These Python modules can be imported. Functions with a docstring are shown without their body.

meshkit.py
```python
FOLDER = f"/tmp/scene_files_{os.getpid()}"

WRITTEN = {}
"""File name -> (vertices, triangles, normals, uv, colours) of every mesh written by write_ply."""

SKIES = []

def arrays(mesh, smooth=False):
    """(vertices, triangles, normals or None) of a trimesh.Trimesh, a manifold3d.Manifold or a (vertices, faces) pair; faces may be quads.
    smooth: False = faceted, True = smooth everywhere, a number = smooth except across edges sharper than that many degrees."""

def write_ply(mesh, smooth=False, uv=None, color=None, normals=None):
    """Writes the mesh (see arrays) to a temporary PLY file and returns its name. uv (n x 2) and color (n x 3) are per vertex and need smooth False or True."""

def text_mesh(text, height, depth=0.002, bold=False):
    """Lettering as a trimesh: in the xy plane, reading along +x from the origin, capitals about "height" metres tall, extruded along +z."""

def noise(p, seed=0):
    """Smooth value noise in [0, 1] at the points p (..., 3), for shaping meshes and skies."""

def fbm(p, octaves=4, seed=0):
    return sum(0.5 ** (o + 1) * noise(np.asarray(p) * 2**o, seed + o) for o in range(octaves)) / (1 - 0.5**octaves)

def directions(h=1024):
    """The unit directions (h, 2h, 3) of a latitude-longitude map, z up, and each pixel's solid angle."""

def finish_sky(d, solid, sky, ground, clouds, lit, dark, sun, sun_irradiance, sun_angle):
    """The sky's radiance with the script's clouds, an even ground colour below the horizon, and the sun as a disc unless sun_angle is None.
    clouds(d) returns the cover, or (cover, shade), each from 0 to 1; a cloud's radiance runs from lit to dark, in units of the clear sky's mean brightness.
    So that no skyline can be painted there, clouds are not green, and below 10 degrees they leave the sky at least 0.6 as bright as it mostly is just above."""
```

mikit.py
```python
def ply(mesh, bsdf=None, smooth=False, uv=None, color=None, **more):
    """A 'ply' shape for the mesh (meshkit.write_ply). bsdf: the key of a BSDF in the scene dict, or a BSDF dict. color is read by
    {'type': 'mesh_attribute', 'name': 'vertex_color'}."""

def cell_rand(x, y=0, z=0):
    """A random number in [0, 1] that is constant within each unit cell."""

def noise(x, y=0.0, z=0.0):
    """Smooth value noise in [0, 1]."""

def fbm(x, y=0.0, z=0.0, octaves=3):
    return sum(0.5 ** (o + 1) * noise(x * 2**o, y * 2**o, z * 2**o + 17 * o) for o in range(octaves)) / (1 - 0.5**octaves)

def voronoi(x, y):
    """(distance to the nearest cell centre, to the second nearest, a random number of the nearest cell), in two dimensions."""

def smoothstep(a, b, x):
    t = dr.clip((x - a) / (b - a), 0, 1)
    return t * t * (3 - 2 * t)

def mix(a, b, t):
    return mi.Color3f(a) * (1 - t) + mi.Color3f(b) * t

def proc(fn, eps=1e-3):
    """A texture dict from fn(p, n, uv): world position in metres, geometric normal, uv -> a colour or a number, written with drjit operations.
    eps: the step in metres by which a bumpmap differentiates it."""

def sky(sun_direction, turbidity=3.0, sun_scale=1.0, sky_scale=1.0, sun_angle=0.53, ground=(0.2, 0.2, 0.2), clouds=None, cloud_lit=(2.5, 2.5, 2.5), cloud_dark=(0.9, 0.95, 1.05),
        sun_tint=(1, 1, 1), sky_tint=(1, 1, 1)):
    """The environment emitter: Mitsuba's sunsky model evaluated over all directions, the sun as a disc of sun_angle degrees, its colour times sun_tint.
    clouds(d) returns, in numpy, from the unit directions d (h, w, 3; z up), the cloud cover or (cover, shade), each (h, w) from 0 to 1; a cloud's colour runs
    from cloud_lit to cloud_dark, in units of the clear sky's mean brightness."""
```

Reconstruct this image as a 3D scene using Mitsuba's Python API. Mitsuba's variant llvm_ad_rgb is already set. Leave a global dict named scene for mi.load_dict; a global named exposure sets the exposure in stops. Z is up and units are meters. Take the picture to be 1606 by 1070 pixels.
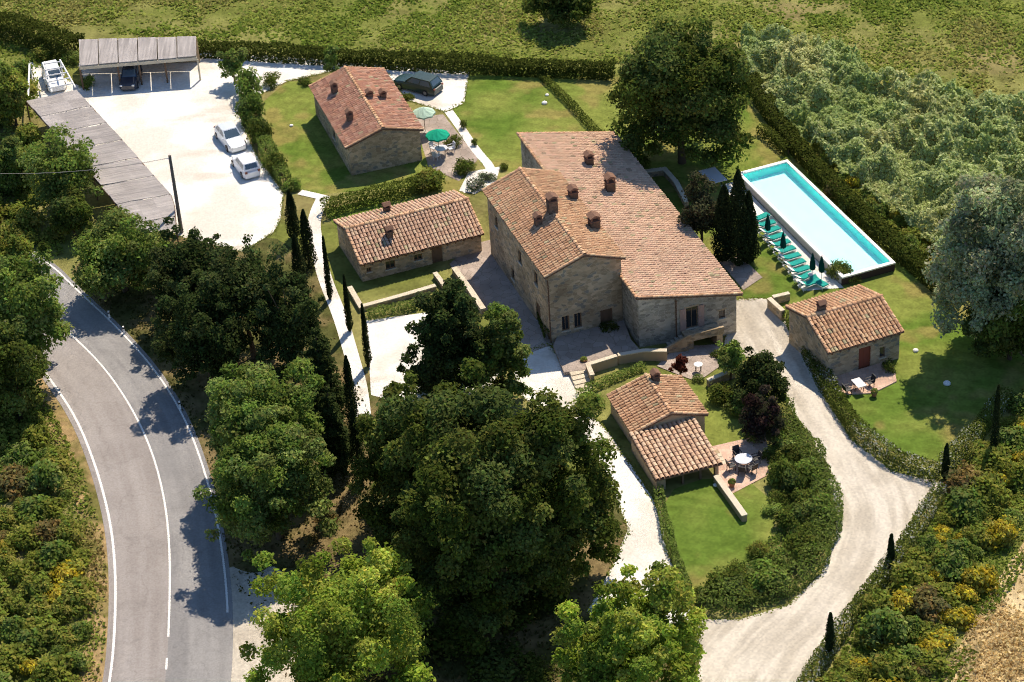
import math, numpy as np, trimesh, drjit as dr, mitsuba as mi, mikit, meshkit
from shapely.geometry import Polygon, LineString, Point
from shapely.ops import substring
from mikit import proc, noise, fbm, voronoi, cell_rand, smoothstep, mix

# ------------------------------------------------------------------ camera, sky, exposure
T4 = mi.ScalarTransform4f
FOC, PITCH, ROLL, CAMZ = 3702.05, 0.600317, -0.0665206, 101.3483
_c, _s = math.cos(PITCH), math.sin(PITCH)
_fw = np.array([0, _c, -_s]); _r0 = np.array([1.0, 0, 0]); _u0 = np.array([0, _s, _c])
_rt = math.cos(ROLL) * _r0 + math.sin(ROLL) * _u0
_up = -math.sin(ROLL) * _r0 + math.cos(ROLL) * _u0
EYE = np.array([0, 0, CAMZ])
scene, labels = {}, {}
scene['camera'] = {'type': 'perspective', 'fov': math.degrees(2 * math.atan(803 / FOC)), 'fov_axis': 'x',
                   'near_clip': 1.0, 'far_clip': 6000.0,
                   'to_world': T4().look_at(origin=EYE.tolist(), target=(EYE + _fw).tolist(), up=_up.tolist())}
scene['daylight'] = mikit.sky((0.31, 0.64, 1.0), turbidity=3, sun_tint=(.96, 1.0, 1.07))
exposure = 2.1

# ------------------------------------------------------------------ ground height and survey points
DIP = (17.0, 147.2, -0.95, 3.4)          # the yard falls away at the corner of the main house


def ground_z(x, y):
    return DIP[2] * np.exp(-((np.asarray(x) - DIP[0]) ** 2 + (np.asarray(y) - DIP[1]) ** 2) / (2 * DIP[3] ** 2))


def ray(px, py):
    return (px - 803) / FOC * _rt - (py - 535) / FOC * _up + _fw


def at(px, py, z=None):
    """the point of the place that the survey picture shows at (px, py), on the ground or at height z"""
    d = ray(px, py)
    if z is not None:
        return EYE + d * ((z - CAMZ) / d[2])
    zz = 0.0
    for _ in range(4):
        p = EYE + d * ((zz - CAMZ) / d[2]); zz = float(ground_z(p[0], p[1]))
    return EYE + d * ((zz - CAMZ) / d[2])


def on_plane(px, py, p0, n):
    d = ray(px, py)
    return EYE + d * (np.dot(np.asarray(p0) - EYE, n) / np.dot(d, n))


def scale_at(p):
    return FOC / np.dot(np.asarray(p) - EYE, _fw)


# ------------------------------------------------------------------ entries
def numbered(k):
    if k not in scene and k not in labels and not any(x.startswith(k + '__') for x in _heads.get(k, ())):
        return k
    i = 1
    while f'{k}_{i:03d}' in scene or f'{k}_{i:03d}' in labels:
        i += 1
    return f'{k}_{i:03d}'


_heads = {}
_count = {}


def fresh(k):
    n = _count.get(k, 0); _count[k] = n + 1
    return k if n == 0 else f'{k}_{n:03d}'


def tag(key, label, cat=None, group=None, kind=None):
    d = {'label': label}
    if cat: d['category'] = cat
    if group: d['group'] = group
    if kind: d['kind'] = kind
    labels[key] = d


def thing(name, label, cat, group=None, kind=None):
    k = fresh(name); tag(k, label, cat, group, kind)
    return k


def part(parent, name, shape, label=None, kind=None):
    k = fresh(parent + '__' + name)
    scene[k] = shape
    if label or kind:
        labels[k] = {a: b for a, b in (('label', label), ('kind', kind)) if b}
    return k


def single(name, shape, label, cat, group=None, kind=None):
    k = thing(name, label, cat, group, kind); scene[k] = shape
    return k


def ply(m, bsdf, **kw):
    return mikit.ply(m, bsdf, **kw)


# ------------------------------------------------------------------ materials
def mat(key, col, rough=0.8, metallic=0.0, spec=0.3, **kw):
    c = col if isinstance(col, dict) else {'type': 'rgb', 'value': list(col)}
    scene[key] = {'type': 'twosided', 'b': {'type': 'principled', 'base_color': c, 'roughness': rough, 'metallic': metallic, 'specular': spec, **kw}}


def dif(key, col):
    c = col if isinstance(col, dict) else {'type': 'rgb', 'value': list(col)}
    scene[key] = {'type': 'twosided', 'b': {'type': 'diffuse', 'reflectance': c}}


def f_lawn(p, n, uv):
    a = fbm(p.x * .22, p.y * .22, 3.0, 3); b = fbm(p.x * 1.7, p.y * 1.7, 9.0, 3); c = noise(p.x * 7, p.y * 7, 1.0)
    k = mix((.10, .158, .026), (.178, .208, .047), smoothstep(.3, .7, a))
    k = mix(k, (.25, .20, .07), smoothstep(.54, .74, fbm(p.x * .35 + 40, p.y * .35, 5.0, 3)) * .65)
    stripe = smoothstep(-.15, .15, dr.sin(p.x * 1.75 + p.y * 5.4 + 2.0 * noise(p.x * .2, p.y * .2)))
    return k * (.60 + .52 * b + .28 * c) * (.965 + .07 * stripe)


def f_meadow(p, n, uv):
    a = fbm(p.x * .07, p.y * .12, 2.0, 4); b = fbm(p.x * .8, p.y * .8, 4.0, 4); c = noise(p.x * 5, p.y * 5, 7.0)
    k = mix((.145, .165, .04), (.235, .22, .08), smoothstep(.35, .68, a))
    k = mix(k, (.25, .17, .10), smoothstep(.55, .72, fbm(p.x * .11 + 9, p.y * .16, 8.0, 3)) * .35)
    return k * (.45 + .75 * b + .3 * c)


def f_dry(p, n, uv):
    a = fbm(p.x * .5, p.y * .5, 2.0, 4); b = fbm(p.x * 3, p.y * 1.2, 4.0, 3)
    return mix((.40, .30, .15), (.58, .46, .26), smoothstep(.3, .7, a)) * (.6 + .75 * b)


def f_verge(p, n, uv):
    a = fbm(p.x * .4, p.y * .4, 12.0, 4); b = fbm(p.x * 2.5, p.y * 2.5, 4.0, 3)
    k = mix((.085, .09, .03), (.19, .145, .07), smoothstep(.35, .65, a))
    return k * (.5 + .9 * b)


def f_drygrass(p, n, uv):
    a = fbm(p.x * .6, p.y * .6, 22.0, 4); b = fbm(p.x * 3, p.y * 3, 4.0, 3)
    return mix((.15, .14, .045), (.33, .235, .115), smoothstep(.32, .62, a)) * (.6 + .75 * b)


def f_gravel(p, n, uv):
    a = fbm(p.x * .3, p.y * .3, 2.0, 4); b = noise(p.x * 9, p.y * 9, 3.0)
    k = mix((.64, .60, .53), (.76, .74, .69), smoothstep(.3, .62, a))
    k = mix(k, (.50, .44, .35), smoothstep(.58, .78, fbm(p.x * .16 + 7, p.y * .5, 5.0, 4)) * .55)
    return k * (.88 + .17 * b)


def f_drive(p, n, uv):
    a = fbm(uv.x * 2.2, uv.y * .22, 2.0, 4); b = noise(p.x * 8, p.y * 8, 3.0); c = fbm(p.x * .5, p.y * .5, 6.0, 3)
    k = mix((.45, .405, .33), (.61, .562, .475), smoothstep(.3, .68, a * .6 + c * .4))
    return k * (.84 + .22 * b)


def f_road(tone_a, tone_b):
    def f(p, n, uv):
        a = fbm(uv.x * 1.6, uv.y * .12, 2.0, 4); b = noise(p.x * 11, p.y * 11, 3.0); c = fbm(p.x * .35, p.y * .35, 6.0, 3)
        k = mix(tone_a, tone_b, smoothstep(.25, .75, a * .55 + c * .45))
        crack = 1 - .10 * smoothstep(.035, .0, dr.abs(fbm(p.x * .45, p.y * .45, 20.0, 4) - .5))
        return k * (.86 + .22 * b) * crack
    return f


def f_stone(tones):
    def f(p, n, uv):
        l = dr.rsqrt(n.x * n.x + n.y * n.y + 1e-4)
        h = (-p.x * n.y + p.y * n.x) * l
        h = dr.select(dr.abs(n.z) > .7, p.x, h); v = dr.select(dr.abs(n.z) > .7, p.y, p.z)
        d1, d2, r = voronoi(h * 2.6 + .2 * noise(v * 3), v * 4.6)
        k = mix(tones[0], tones[1], r)
        k = mix(k, tones[2], smoothstep(.8, .86, cell_rand(r * 977.0)))
        k = mix(tones[3], k, smoothstep(.02, .14, d2 - d1))
        w = fbm(h * .55, v * .5, 4.0, 3)
        return k * (.55 + .85 * w)
    return f


def f_brick(p, n, uv):
    a = cell_rand(dr.floor(p.x * 3.3), dr.floor(p.y * 3.3), 1.0); b = fbm(p.x * .9, p.y * .9, 3.0, 3)
    gx = dr.abs(p.x * 3.3 - dr.floor(p.x * 3.3) - .5); gy = dr.abs(p.y * 3.3 - dr.floor(p.y * 3.3) - .5)
    k = mix((.52, .345, .26), (.64, .45, .345), a)
    k = mix(k, (.42, .36, .29), smoothstep(.45, .48, dr.maximum(gx, gy)))
    return k * (.7 + .55 * b)


def f_flag(p, n, uv):
    d1, d2, r = voronoi(p.x * 1.5, p.y * 1.5); b = fbm(p.x * .7, p.y * .7, 3.0, 3)
    k = mix((.34, .28, .235), (.41, .345, .295), r)
    k = mix((.26, .22, .18), k, smoothstep(.01, .08, d2 - d1))
    return k * (.65 + .6 * b)


def f_reed(p, n, uv):
    a = noise(uv.x * 30, uv.y * .8, 2.0); b = fbm(p.x * .7, p.y * .7, 3.0, 3); c = cell_rand(dr.floor(uv.y), 3.0)
    k = mix((.33, .305, .29), (.44, .41, .39), b)
    return k * (.68 + .36 * a) * (.9 + .2 * c)


def f_coping(p, n, uv):
    return mix((.52, .45, .33), (.66, .59, .46), fbm(p.x * 2, p.y * 2, p.z * 2, 3))


def f_plaster(p, n, uv):
    return mix((.36, .27, .17), (.50, .385, .25), fbm(p.x * .8, p.y * .8, p.z * .8, 4))


def f_wood(p, n, uv):
    return mix((.10, .06, .035), (.19, .12, .075), fbm(p.x * 4, p.y * 4, p.z * 1.2, 3))


dif('m_lawn', proc(f_lawn)); dif('m_meadow', proc(f_meadow)); dif('m_dry', proc(f_dry)); dif('m_verge', proc(f_verge))
dif('m_gravel', proc(f_gravel)); dif('m_drygrass', proc(f_drygrass)); dif('m_drive', proc(f_drive))
mat('m_lane_warm', proc(f_road((.245, .22, .205), (.31, .285, .268))), .85)
mat('m_lane_cool', proc(f_road((.205, .20, .198), (.275, .268, .262))), .85)
dif('m_paint', (.72, .71, .68))
dif('m_stone', proc(f_stone(((.30, .225, .14), (.52, .40, .26), (.24, .22, .18), (.44, .355, .24)))))
dif('m_stone_grey', proc(f_stone(((.30, .265, .20), (.52, .46, .36), (.26, .23, .19), (.46, .41, .325)))))
dif('m_plaster', proc(f_plaster)); dif('m_brick', proc(f_brick)); dif('m_flag', proc(f_flag)); dif('m_reed', proc(f_reed))
dif('m_coping', proc(f_coping)); mat('m_wood', proc(f_wood), .7)
dif('m_tile', {'type': 'mesh_attribute', 'name': 'vertex_color'})
dif('m_roofbed', (.20, .125, .085))
dif('m_soffit', (.16, .095, .06))
mat('m_glass', (.02, .024, .028), .08, 0, .6)
mat('m_carglass', (.07, .11, .15), .08, 0, .6)
mat('m_frame', (.20, .12, .07), .6)
mat('m_shutter', (.42, .27, .21), .7)
mat('m_reddoor', (.20, .055, .03), .6)
mat('m_metal', (.30, .29, .28), .45, .7)
mat('m_white', (.78, .77, .74), .5)
dif('m_concrete', (.46, .43, .38))
mat('m_pole', (.16, .14, .12), .8)
mat('m_dark', (.03, .03, .033), .5)
mat('m_tyre', (.02, .02, .02), .8)
mat('m_greygreen', (.075, .08, .08), .6)
mat('m_table', (.55, .56, .60), .4)
dif('m_teal', (.03, .31, .26)); dif('m_teal_dark', (.006, .055, .045)); dif('m_canopy_pale', (.42, .56, .44)); dif('m_canopy_green', (.02, .33, .20))
dif('m_greycloth', (.34, .32, .33)); dif('m_terracotta', (.36, .17, .10)); dif('m_tarp', (.72, .72, .70))
mat('m_pool_floor', (.44, .90, .90), .5); mat('m_pool_wall', (.10, .78, .70), .4); dif('m_poolrim', (.80, .80, .76)); dif('m_darkwall', (.07, .05, .045))
for k_, c_ in dict(silver=(.62, .66, .70), pale=(.72, .73, .75), green=(.012, .035, .032), navy=(.02, .03, .05), white=(.80, .80, .80)).items():
    scene['m_car_' + k_] = {'type': 'twosided', 'b': {'type': 'principled', 'base_color': {'type': 'rgb', 'value': list(c_)}, 'roughness': .32,
                            'specular': .5, 'clearcoat': .8, 'clearcoat_gloss': .9, 'metallic': .35 if k_ == 'silver' else 0.0}}
scene['m_water'] = {'type': 'thindielectric', 'int_ior': 1.33}
scene['m_leaf'] = {'type': 'principledthin', 'base_color': {'type': 'mesh_attribute', 'name': 'vertex_color'}, 'roughness': .6, 'diff_trans': .95, 'spec_trans': 0.0}
dif('m_bark', (.11, .08, .055))


# ------------------------------------------------------------------ mesh helpers
class MB:
    def __init__(self, frame=None):
        self.v, self.f, self.n, self.fr = [], [], 0, frame

    def add(self, v, f):
        v = np.asarray(v, float)
        if self.fr is not None: v = self.fr(v)
        self.v.append(v); self.f.append(np.asarray(f, int) + self.n); self.n += len(v)
        return self

    def mesh(self, m): return self.add(m.vertices, m.faces)

    def box(self, lo, hi):
        (a, b, c), (d, e, g) = lo, hi
        v = [(a, b, c), (d, b, c), (d, e, c), (a, e, c), (a, b, g), (d, b, g), (d, e, g), (a, e, g)]
        f = [(0, 2, 1), (0, 3, 2), (4, 5, 6), (4, 6, 7), (0, 1, 5), (0, 5, 4), (1, 2, 6), (1, 6, 5), (2, 3, 7), (2, 7, 6), (3, 0, 4), (3, 4, 7)]
        return self.add(v, f)

    def hexa(self, v8):
        f = [(0, 2, 1), (0, 3, 2), (4, 5, 6), (4, 6, 7), (0, 1, 5), (0, 5, 4), (1, 2, 6), (1, 6, 5), (2, 3, 7), (2, 7, 6), (3, 0, 4), (3, 4, 7)]
        return self.add(v8, f)

    def tube(self, pts, rad, sides=8):
        p = np.asarray(pts, float); r = np.broadcast_to(rad, (len(p),)); t = np.gradient(p, axis=0)
        t /= np.linalg.norm(t, axis=1, keepdims=True) + 1e-9
        a = np.cross(t, np.where(np.abs(t[:, 2:]) < .9, [0, 0, 1.0], [1.0, 0, 0])); a /= np.linalg.norm(a, axis=1, keepdims=True) + 1e-9
        b = np.cross(t, a); g = np.arange(sides) * 2 * np.pi / sides
        v = p[:, None] + r[:, None, None] * (np.cos(g)[None, :, None] * a[:, None] + np.sin(g)[None, :, None] * b[:, None])
        f = []
        for i in range(len(p) - 1):
            for j in range(sides):
                q, w = i * sides + j, i * sides + (j + 1) % sides
                f += [(q, w, w + sides), (q, w + sides, q + sides)]
        m = len(p) * sides
        v = np.vstack([v.reshape(-1, 3), p[:1], p[-1:]])
        for j in range(sides):
            f += [(m, (j + 1) % sides, j), (m + 1, m - sides + j, m - sides + (j + 1) % sides)]
        return self.add(v, f)

    def done(self): return (np.vstack(self.v), np.vstack(self.f))


def frame(o, az, z=0.0):
    """local x = across (b), y = along (a), z up"""
    a = np.array([math.cos(az), math.sin(az), 0]); b = np.array([math.sin(az), -math.cos(az), 0]); o = np.array([o[0], o[1], z])
    def fr(v):
        v = np.asarray(v, float)
        return o + v[..., 0:1] * b + v[..., 1:2] * a + v[..., 2:3] * np.array([0, 0, 1.0])
    fr.a, fr.b, fr.o, fr.az = a, b, o, az
    def inv(p):
        d = np.asarray(p) - o
        return np.array([d @ b, d @ a, d[2]])
    fr.inv = inv
    return fr


def sheet_mesh(poly, layer, edge=1.2, zfun=ground_z):
    v, f = trimesh.creation.triangulate_polygon(poly, engine='earcut')
    v3 = np.c_[v, np.zeros(len(v))]
    v3, f = trimesh.remesh.subdivide_to_size(v3, f, edge)[:2]
    v3[:, 2] = zfun(v3[:, 0], v3[:, 1]) + .014 * layer
    return v3, f


def px_poly(pts, smooth=0):
    q = np.array([at(*p)[:2] for p in pts])
    for _ in range(smooth):   # corner cutting
        n = np.roll(q, -1, 0); q = np.stack([q * .75 + n * .25, q * .25 + n * .75], 1).reshape(-1, 2)
    return Polygon(q).buffer(0)


def px_line(pts, n=0, z=None):
    q = np.array([at(*p, z)[:2] for p in pts])
    for _ in range(n):
        m = np.stack([q[:-1] * .75 + q[1:] * .25, q[:-1] * .25 + q[1:] * .75], 1).reshape(-1, 2)
        q = np.vstack([q[:1], m, q[-1:]])
    return q


def geoms(p): return [g for g in getattr(p, 'geoms', [p]) if g.area > .05]


def sheet(name, poly, layer, bsdf, label, cat, uvline=None, edge=1.2):
    vs, fs, n = [], [], 0
    for g in geoms(poly):
        v, f = sheet_mesh(g, layer, edge); vs.append(v); fs.append(f + n); n += len(v)
    v, f = np.vstack(vs), np.vstack(fs)
    uv = None
    if uvline is not None:
        ln = LineString(uvline); uv = np.zeros((len(v), 2))
        for i, q in enumerate(v):
            pt = Point(q[0], q[1]); s = ln.project(pt); uv[i] = (ln.distance(pt), s)
            a, b = ln.interpolate(max(s - .2, 0)), ln.interpolate(s + .2)
            if (b.x - a.x) * (q[1] - a.y) - (b.y - a.y) * (q[0] - a.x) < 0: uv[i, 0] *= -1
    return single(name, ply((v, f), bsdf, uv=uv), label, cat, kind='structure')


# ------------------------------------------------------------------ ground
gx = np.r_[np.linspace(-1500, -75, 16)[:-1], np.arange(-75, 85, .8), np.linspace(85, 1500, 16)]
gy = np.r_[np.linspace(-400, 92, 10)[:-1], np.arange(92, 245, .8), np.linspace(245, 2600, 16)]
X, Y = np.meshgrid(gx, gy); i = np.arange(len(gy) - 1)[:, None] * len(gx) + np.arange(len(gx) - 1)
gq = np.stack([i, i + 1, i + 1 + len(gx), i + len(gx)], -1).reshape(-1, 4)
PZ = .78; P0, P1, P2 = (at(*p, PZ)[:2] for p in ((1153, 268), (1235, 250), (1405, 412)))      # pool corners
az_p = math.atan2(P1[1] - P2[1], P1[0] - P2[0]); LP = float(np.linalg.norm(P1 - P2)); bb = np.array([math.sin(az_p), -math.cos(az_p)]); WP = float(abs((P0 - P1) @ bb))
fp = frame(P2 - bb * WP, az_p)          # x 0..WP west to east, y 0..LP south to north
POOL = Polygon(fp(np.array([(.1, .1, 0), (WP - .1, .1, 0), (WP - .1, LP - .1, 0), (.1, LP - .1, 0)]))[:, :2])
import shapely
gv = np.c_[X.ravel(), Y.ravel(), ground_z(X.ravel(), Y.ravel())]
cells = shapely.polygons(gv[gq][:, :, :2]); hit = shapely.intersects(cells, POOL)
gap = shapely.union_all(cells[hit]).difference(POOL); hv, hf = trimesh.creation.triangulate_polygon(gap, engine='earcut')
gtri = np.vstack([gq[~hit][:, [0, 1, 2]], gq[~hit][:, [0, 2, 3]], np.asarray(hf) + len(gv)]); gv = np.vstack([gv, np.c_[hv, ground_z(hv[:, 0], hv[:, 1])]])
single('ground', ply((gv, gtri), 'm_meadow'),
       'rough green and brown meadow around the estate', 'ground', kind='structure')

# lawns
big = px_poly([(700, 172), (735, 112), (850, 112), (962, 120), (1100, 128), (1172, 140), (1232, 222), (1320, 310), (1412, 402), (1500, 470), (1606, 560), (1606, 620), (1560, 660), (1530, 700), (1478, 726),
               (1400, 708), (1340, 660), (1300, 600), (1240, 520), (1170, 470), (1080, 400), (1000, 320), (800, 270), (755, 258)])
sheet('lawn', big.difference(POOL), 1, 'm_lawn', 'big mown lawn running from the main house round the pool', 'lawn')
sheet('lawn', px_poly([(413, 160), (450, 128), (490, 128), (610, 110), (690, 250), (700, 290), (560, 300), (495, 306), (462, 296), (430, 255)]), 1, 'm_lawn', 'lawn on the shaded west side of the red roofed cottage', 'lawn')
sheet('lawn', px_poly([(1036, 775), (1120, 745), (1200, 765), (1222, 830), (1170, 890), (1105, 925), (1075, 920), (1050, 860)], 1), 2, 'm_lawn', 'rounded lawn in front of the small cottage with two roofs', 'lawn')
sheet('lawn', px_poly([(1085, 600), (1180, 640), (1170, 700), (1110, 705), (1080, 640)]), 1, 'm_lawn', 'strip of lawn behind the small cottage with two roofs', 'lawn')
sheet('lawn', px_poly([(505, 330), (740, 275), (760, 300), (720, 318), (530, 360)]), 1, 'm_lawn', 'grass strip behind the long low cottage', 'lawn')
sheet('dry_field', px_poly([(1720, 780), (1606, 850), (1550, 930), (1490, 1040), (1470, 1130), (1750, 1130)]), 1, 'm_dry', 'dry brown grass field in the corner beyond the scrub', 'field')
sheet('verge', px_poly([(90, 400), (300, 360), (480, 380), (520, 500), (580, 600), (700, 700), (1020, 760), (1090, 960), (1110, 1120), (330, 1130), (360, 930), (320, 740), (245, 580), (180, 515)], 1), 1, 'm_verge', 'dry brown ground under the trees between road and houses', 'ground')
# gravel and paving
lot = px_poly([(138, 142), (120, 100), (300, 78), (480, 92), (640, 106), (736, 113), (728, 162), (700, 176), (640, 158), (600, 106), (520, 112), (450, 128), (405, 150), (372, 175), (400, 240), (445, 305), (440, 345), (428, 366), (380, 395), (285, 372), (215, 350), (40, 150), (45, 95)])
sheet('gravel_yard', lot, 2, 'm_gravel', 'bright white gravel car park between carport and hedges', 'car park')
DR = [(1180, 480), (1215, 530), (1250, 610), (1310, 720), (1365, 790), (1345, 880), (1285, 960), (1200, 1030), (1150, 1120)]
drive = px_poly([(1150, 470), (1200, 468), (1232, 500), (1262, 560), (1290, 620), (1335, 690), (1400, 740), (1478, 757), (1440, 800), (1405, 860), (1345, 945), (1300, 1010), (1262, 1060), (1240, 1125), (1085, 1125), (1098, 1030), (1085, 972), (1160, 972), (1235, 950), (1288, 900), (1312, 830), (1305, 770), (1275, 690), (1238, 640), (1222, 590), (1190, 560), (1130, 560), (1140, 520)])
sheet('driveway', drive, 3, 'm_drive', 'pale gravel driveway curving round the planted island', 'driveway', px_line(DR, 2))
west = px_poly([(800, 560), (860, 540), (900, 585), (918, 640), (955, 680), (1000, 745), (1035, 800), (1045, 860), (1072, 935), (1100, 1000), (1000, 1020), (920, 960), (960, 890), (985, 830), (950, 740), (880, 665), (815, 620)])
sheet('gravel_lane', west, 2, 'm_gravel', 'white gravel lane passing the small cottage on its shaded side', 'lane')
sheet('courtyard', px_poly([(575, 503), (690, 488), (800, 560), (760, 620), (660, 640), (582, 620)]), 2, 'm_gravel', 'square white gravel court below the long cottage', 'courtyard')
sheet('paved_court', px_poly([(705, 415), (735, 385), (790, 372), (870, 540), (815, 560), (758, 486)]), 3, 'm_flag', 'brown flagstone court between long cottage and main house', 'courtyard')


def ribbon(pts, w, n=2):
    return LineString(px_line(pts, n)).buffer(w, cap_style=2)


sheet('footpath', ribbon([(508, 308), (497, 330), (491, 355), (500, 400), (510, 440), (535, 500), (552, 560), (566, 610), (572, 670)], .55).union(ribbon([(470, 302), (497, 308), (512, 312)], .4)), 3, 'm_gravel', 'narrow pale footpath winding past the row of cypresses', 'path')
sheet('footpath', ribbon([(700, 170), (722, 200), (745, 235), (775, 268), (760, 290), (725, 300)], .4).union(px_poly([(735, 270), (785, 262), (778, 285), (745, 305), (720, 300)])), 3, 'm_gravel', 'pale footpath beside the lawn behind the main house', 'path')
sheet('verge', LineString(px_line([(-20, 545), (30, 565), (62, 600), (104, 668), (136, 745), (157, 822), (164, 900), (162, 1000), (154, 1080), (135, 1180)], 2)).buffer(1.3), 1, 'm_drygrass', 'dry tan grass verge on the thicket side of the road', 'verge')
sheet('gravel_apron', px_poly([(345, 880), (400, 905), (435, 880), (480, 960), (450, 1180), (300, 1180), (352, 1000)], 2), 2, 'm_drive', 'pale stony apron where the road meets the trees', 'ground')
sheet('patio', px_poly([(1112, 702), (1200, 682), (1212, 742), (1143, 778), (1125, 760)]), 4, 'm_brick', 'terracotta tiled patio with grey table beside the small cottage', 'patio')
sheet('patio', px_poly([(648, 185), (695, 180), (750, 250), (720, 285), (672, 262)]), 3, 'm_flag', 'paved terrace under the two open parasols', 'patio')
sheet('patio', px_poly([(1030, 575), (1060, 545), (1130, 540), (1130, 575), (1095, 600)]), 4, 'm_flag', 'paved yard below the outside stair of the main house', 'patio')

sheet('paving', px_poly([(1128, 412), (1160, 402), (1196, 436), (1166, 456)]), 4, 'm_flag', 'grey paving in the shade behind the long wing', 'paving')
# road
LE = px_line([(-60, 470), (-10, 500), (40, 545), (75, 590), (120, 655), (152, 735), (174, 820), (182, 900), (180, 1000), (172, 1075), (150, 1180), (120, 1290)], 2)
CE = px_line([(-60, 420), (0, 445), (60, 482), (115, 528), (165, 578), (207, 640), (240, 710), (260, 790), (267, 870), (266, 960), (261, 1060), (245, 1180), (220, 1290)], 2)
RE = px_line([(-60, 355), (0, 372), (75, 410), (122, 457), (185, 515), (245, 582), (290, 655), (322, 740), (344, 830), (356, 925), (358, 1000), (354, 1075), (340, 1180), (315, 1290)], 2)


def resample(q, n):
    l = LineString(q); return np.array([l.interpolate(t, normalized=True).coords[0] for t in np.linspace(0, 1, n)])


def strip(a, b, layer, n=120):
    a, b = resample(a, n), resample(b, n)
    k = 5; rows = [a + (b - a) * t for t in np.linspace(0, 1, k)]
    v = np.stack(rows, 1).reshape(-1, 2); s = np.r_[0, np.cumsum(np.linalg.norm(np.diff((a + b) / 2, axis=0), axis=1))]
    uv = np.stack([np.tile(np.linspace(0, 1, k) * np.linalg.norm(b - a, axis=1).mean(), n), np.repeat(s, k)], 1)
    f = [(r * k + c, r * k + c + 1, (r + 1) * k + c + 1, (r + 1) * k + c) for r in range(n - 1) for c in range(k - 1)]
    return (np.c_[v, np.full(len(v), .014 * layer)], np.array(f)), uv


def offset(q, d):
    t = np.gradient(q, axis=0); t /= np.linalg.norm(t, axis=1, keepdims=True)
    return q + np.c_[-t[:, 1], t[:, 0]] * d


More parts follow.
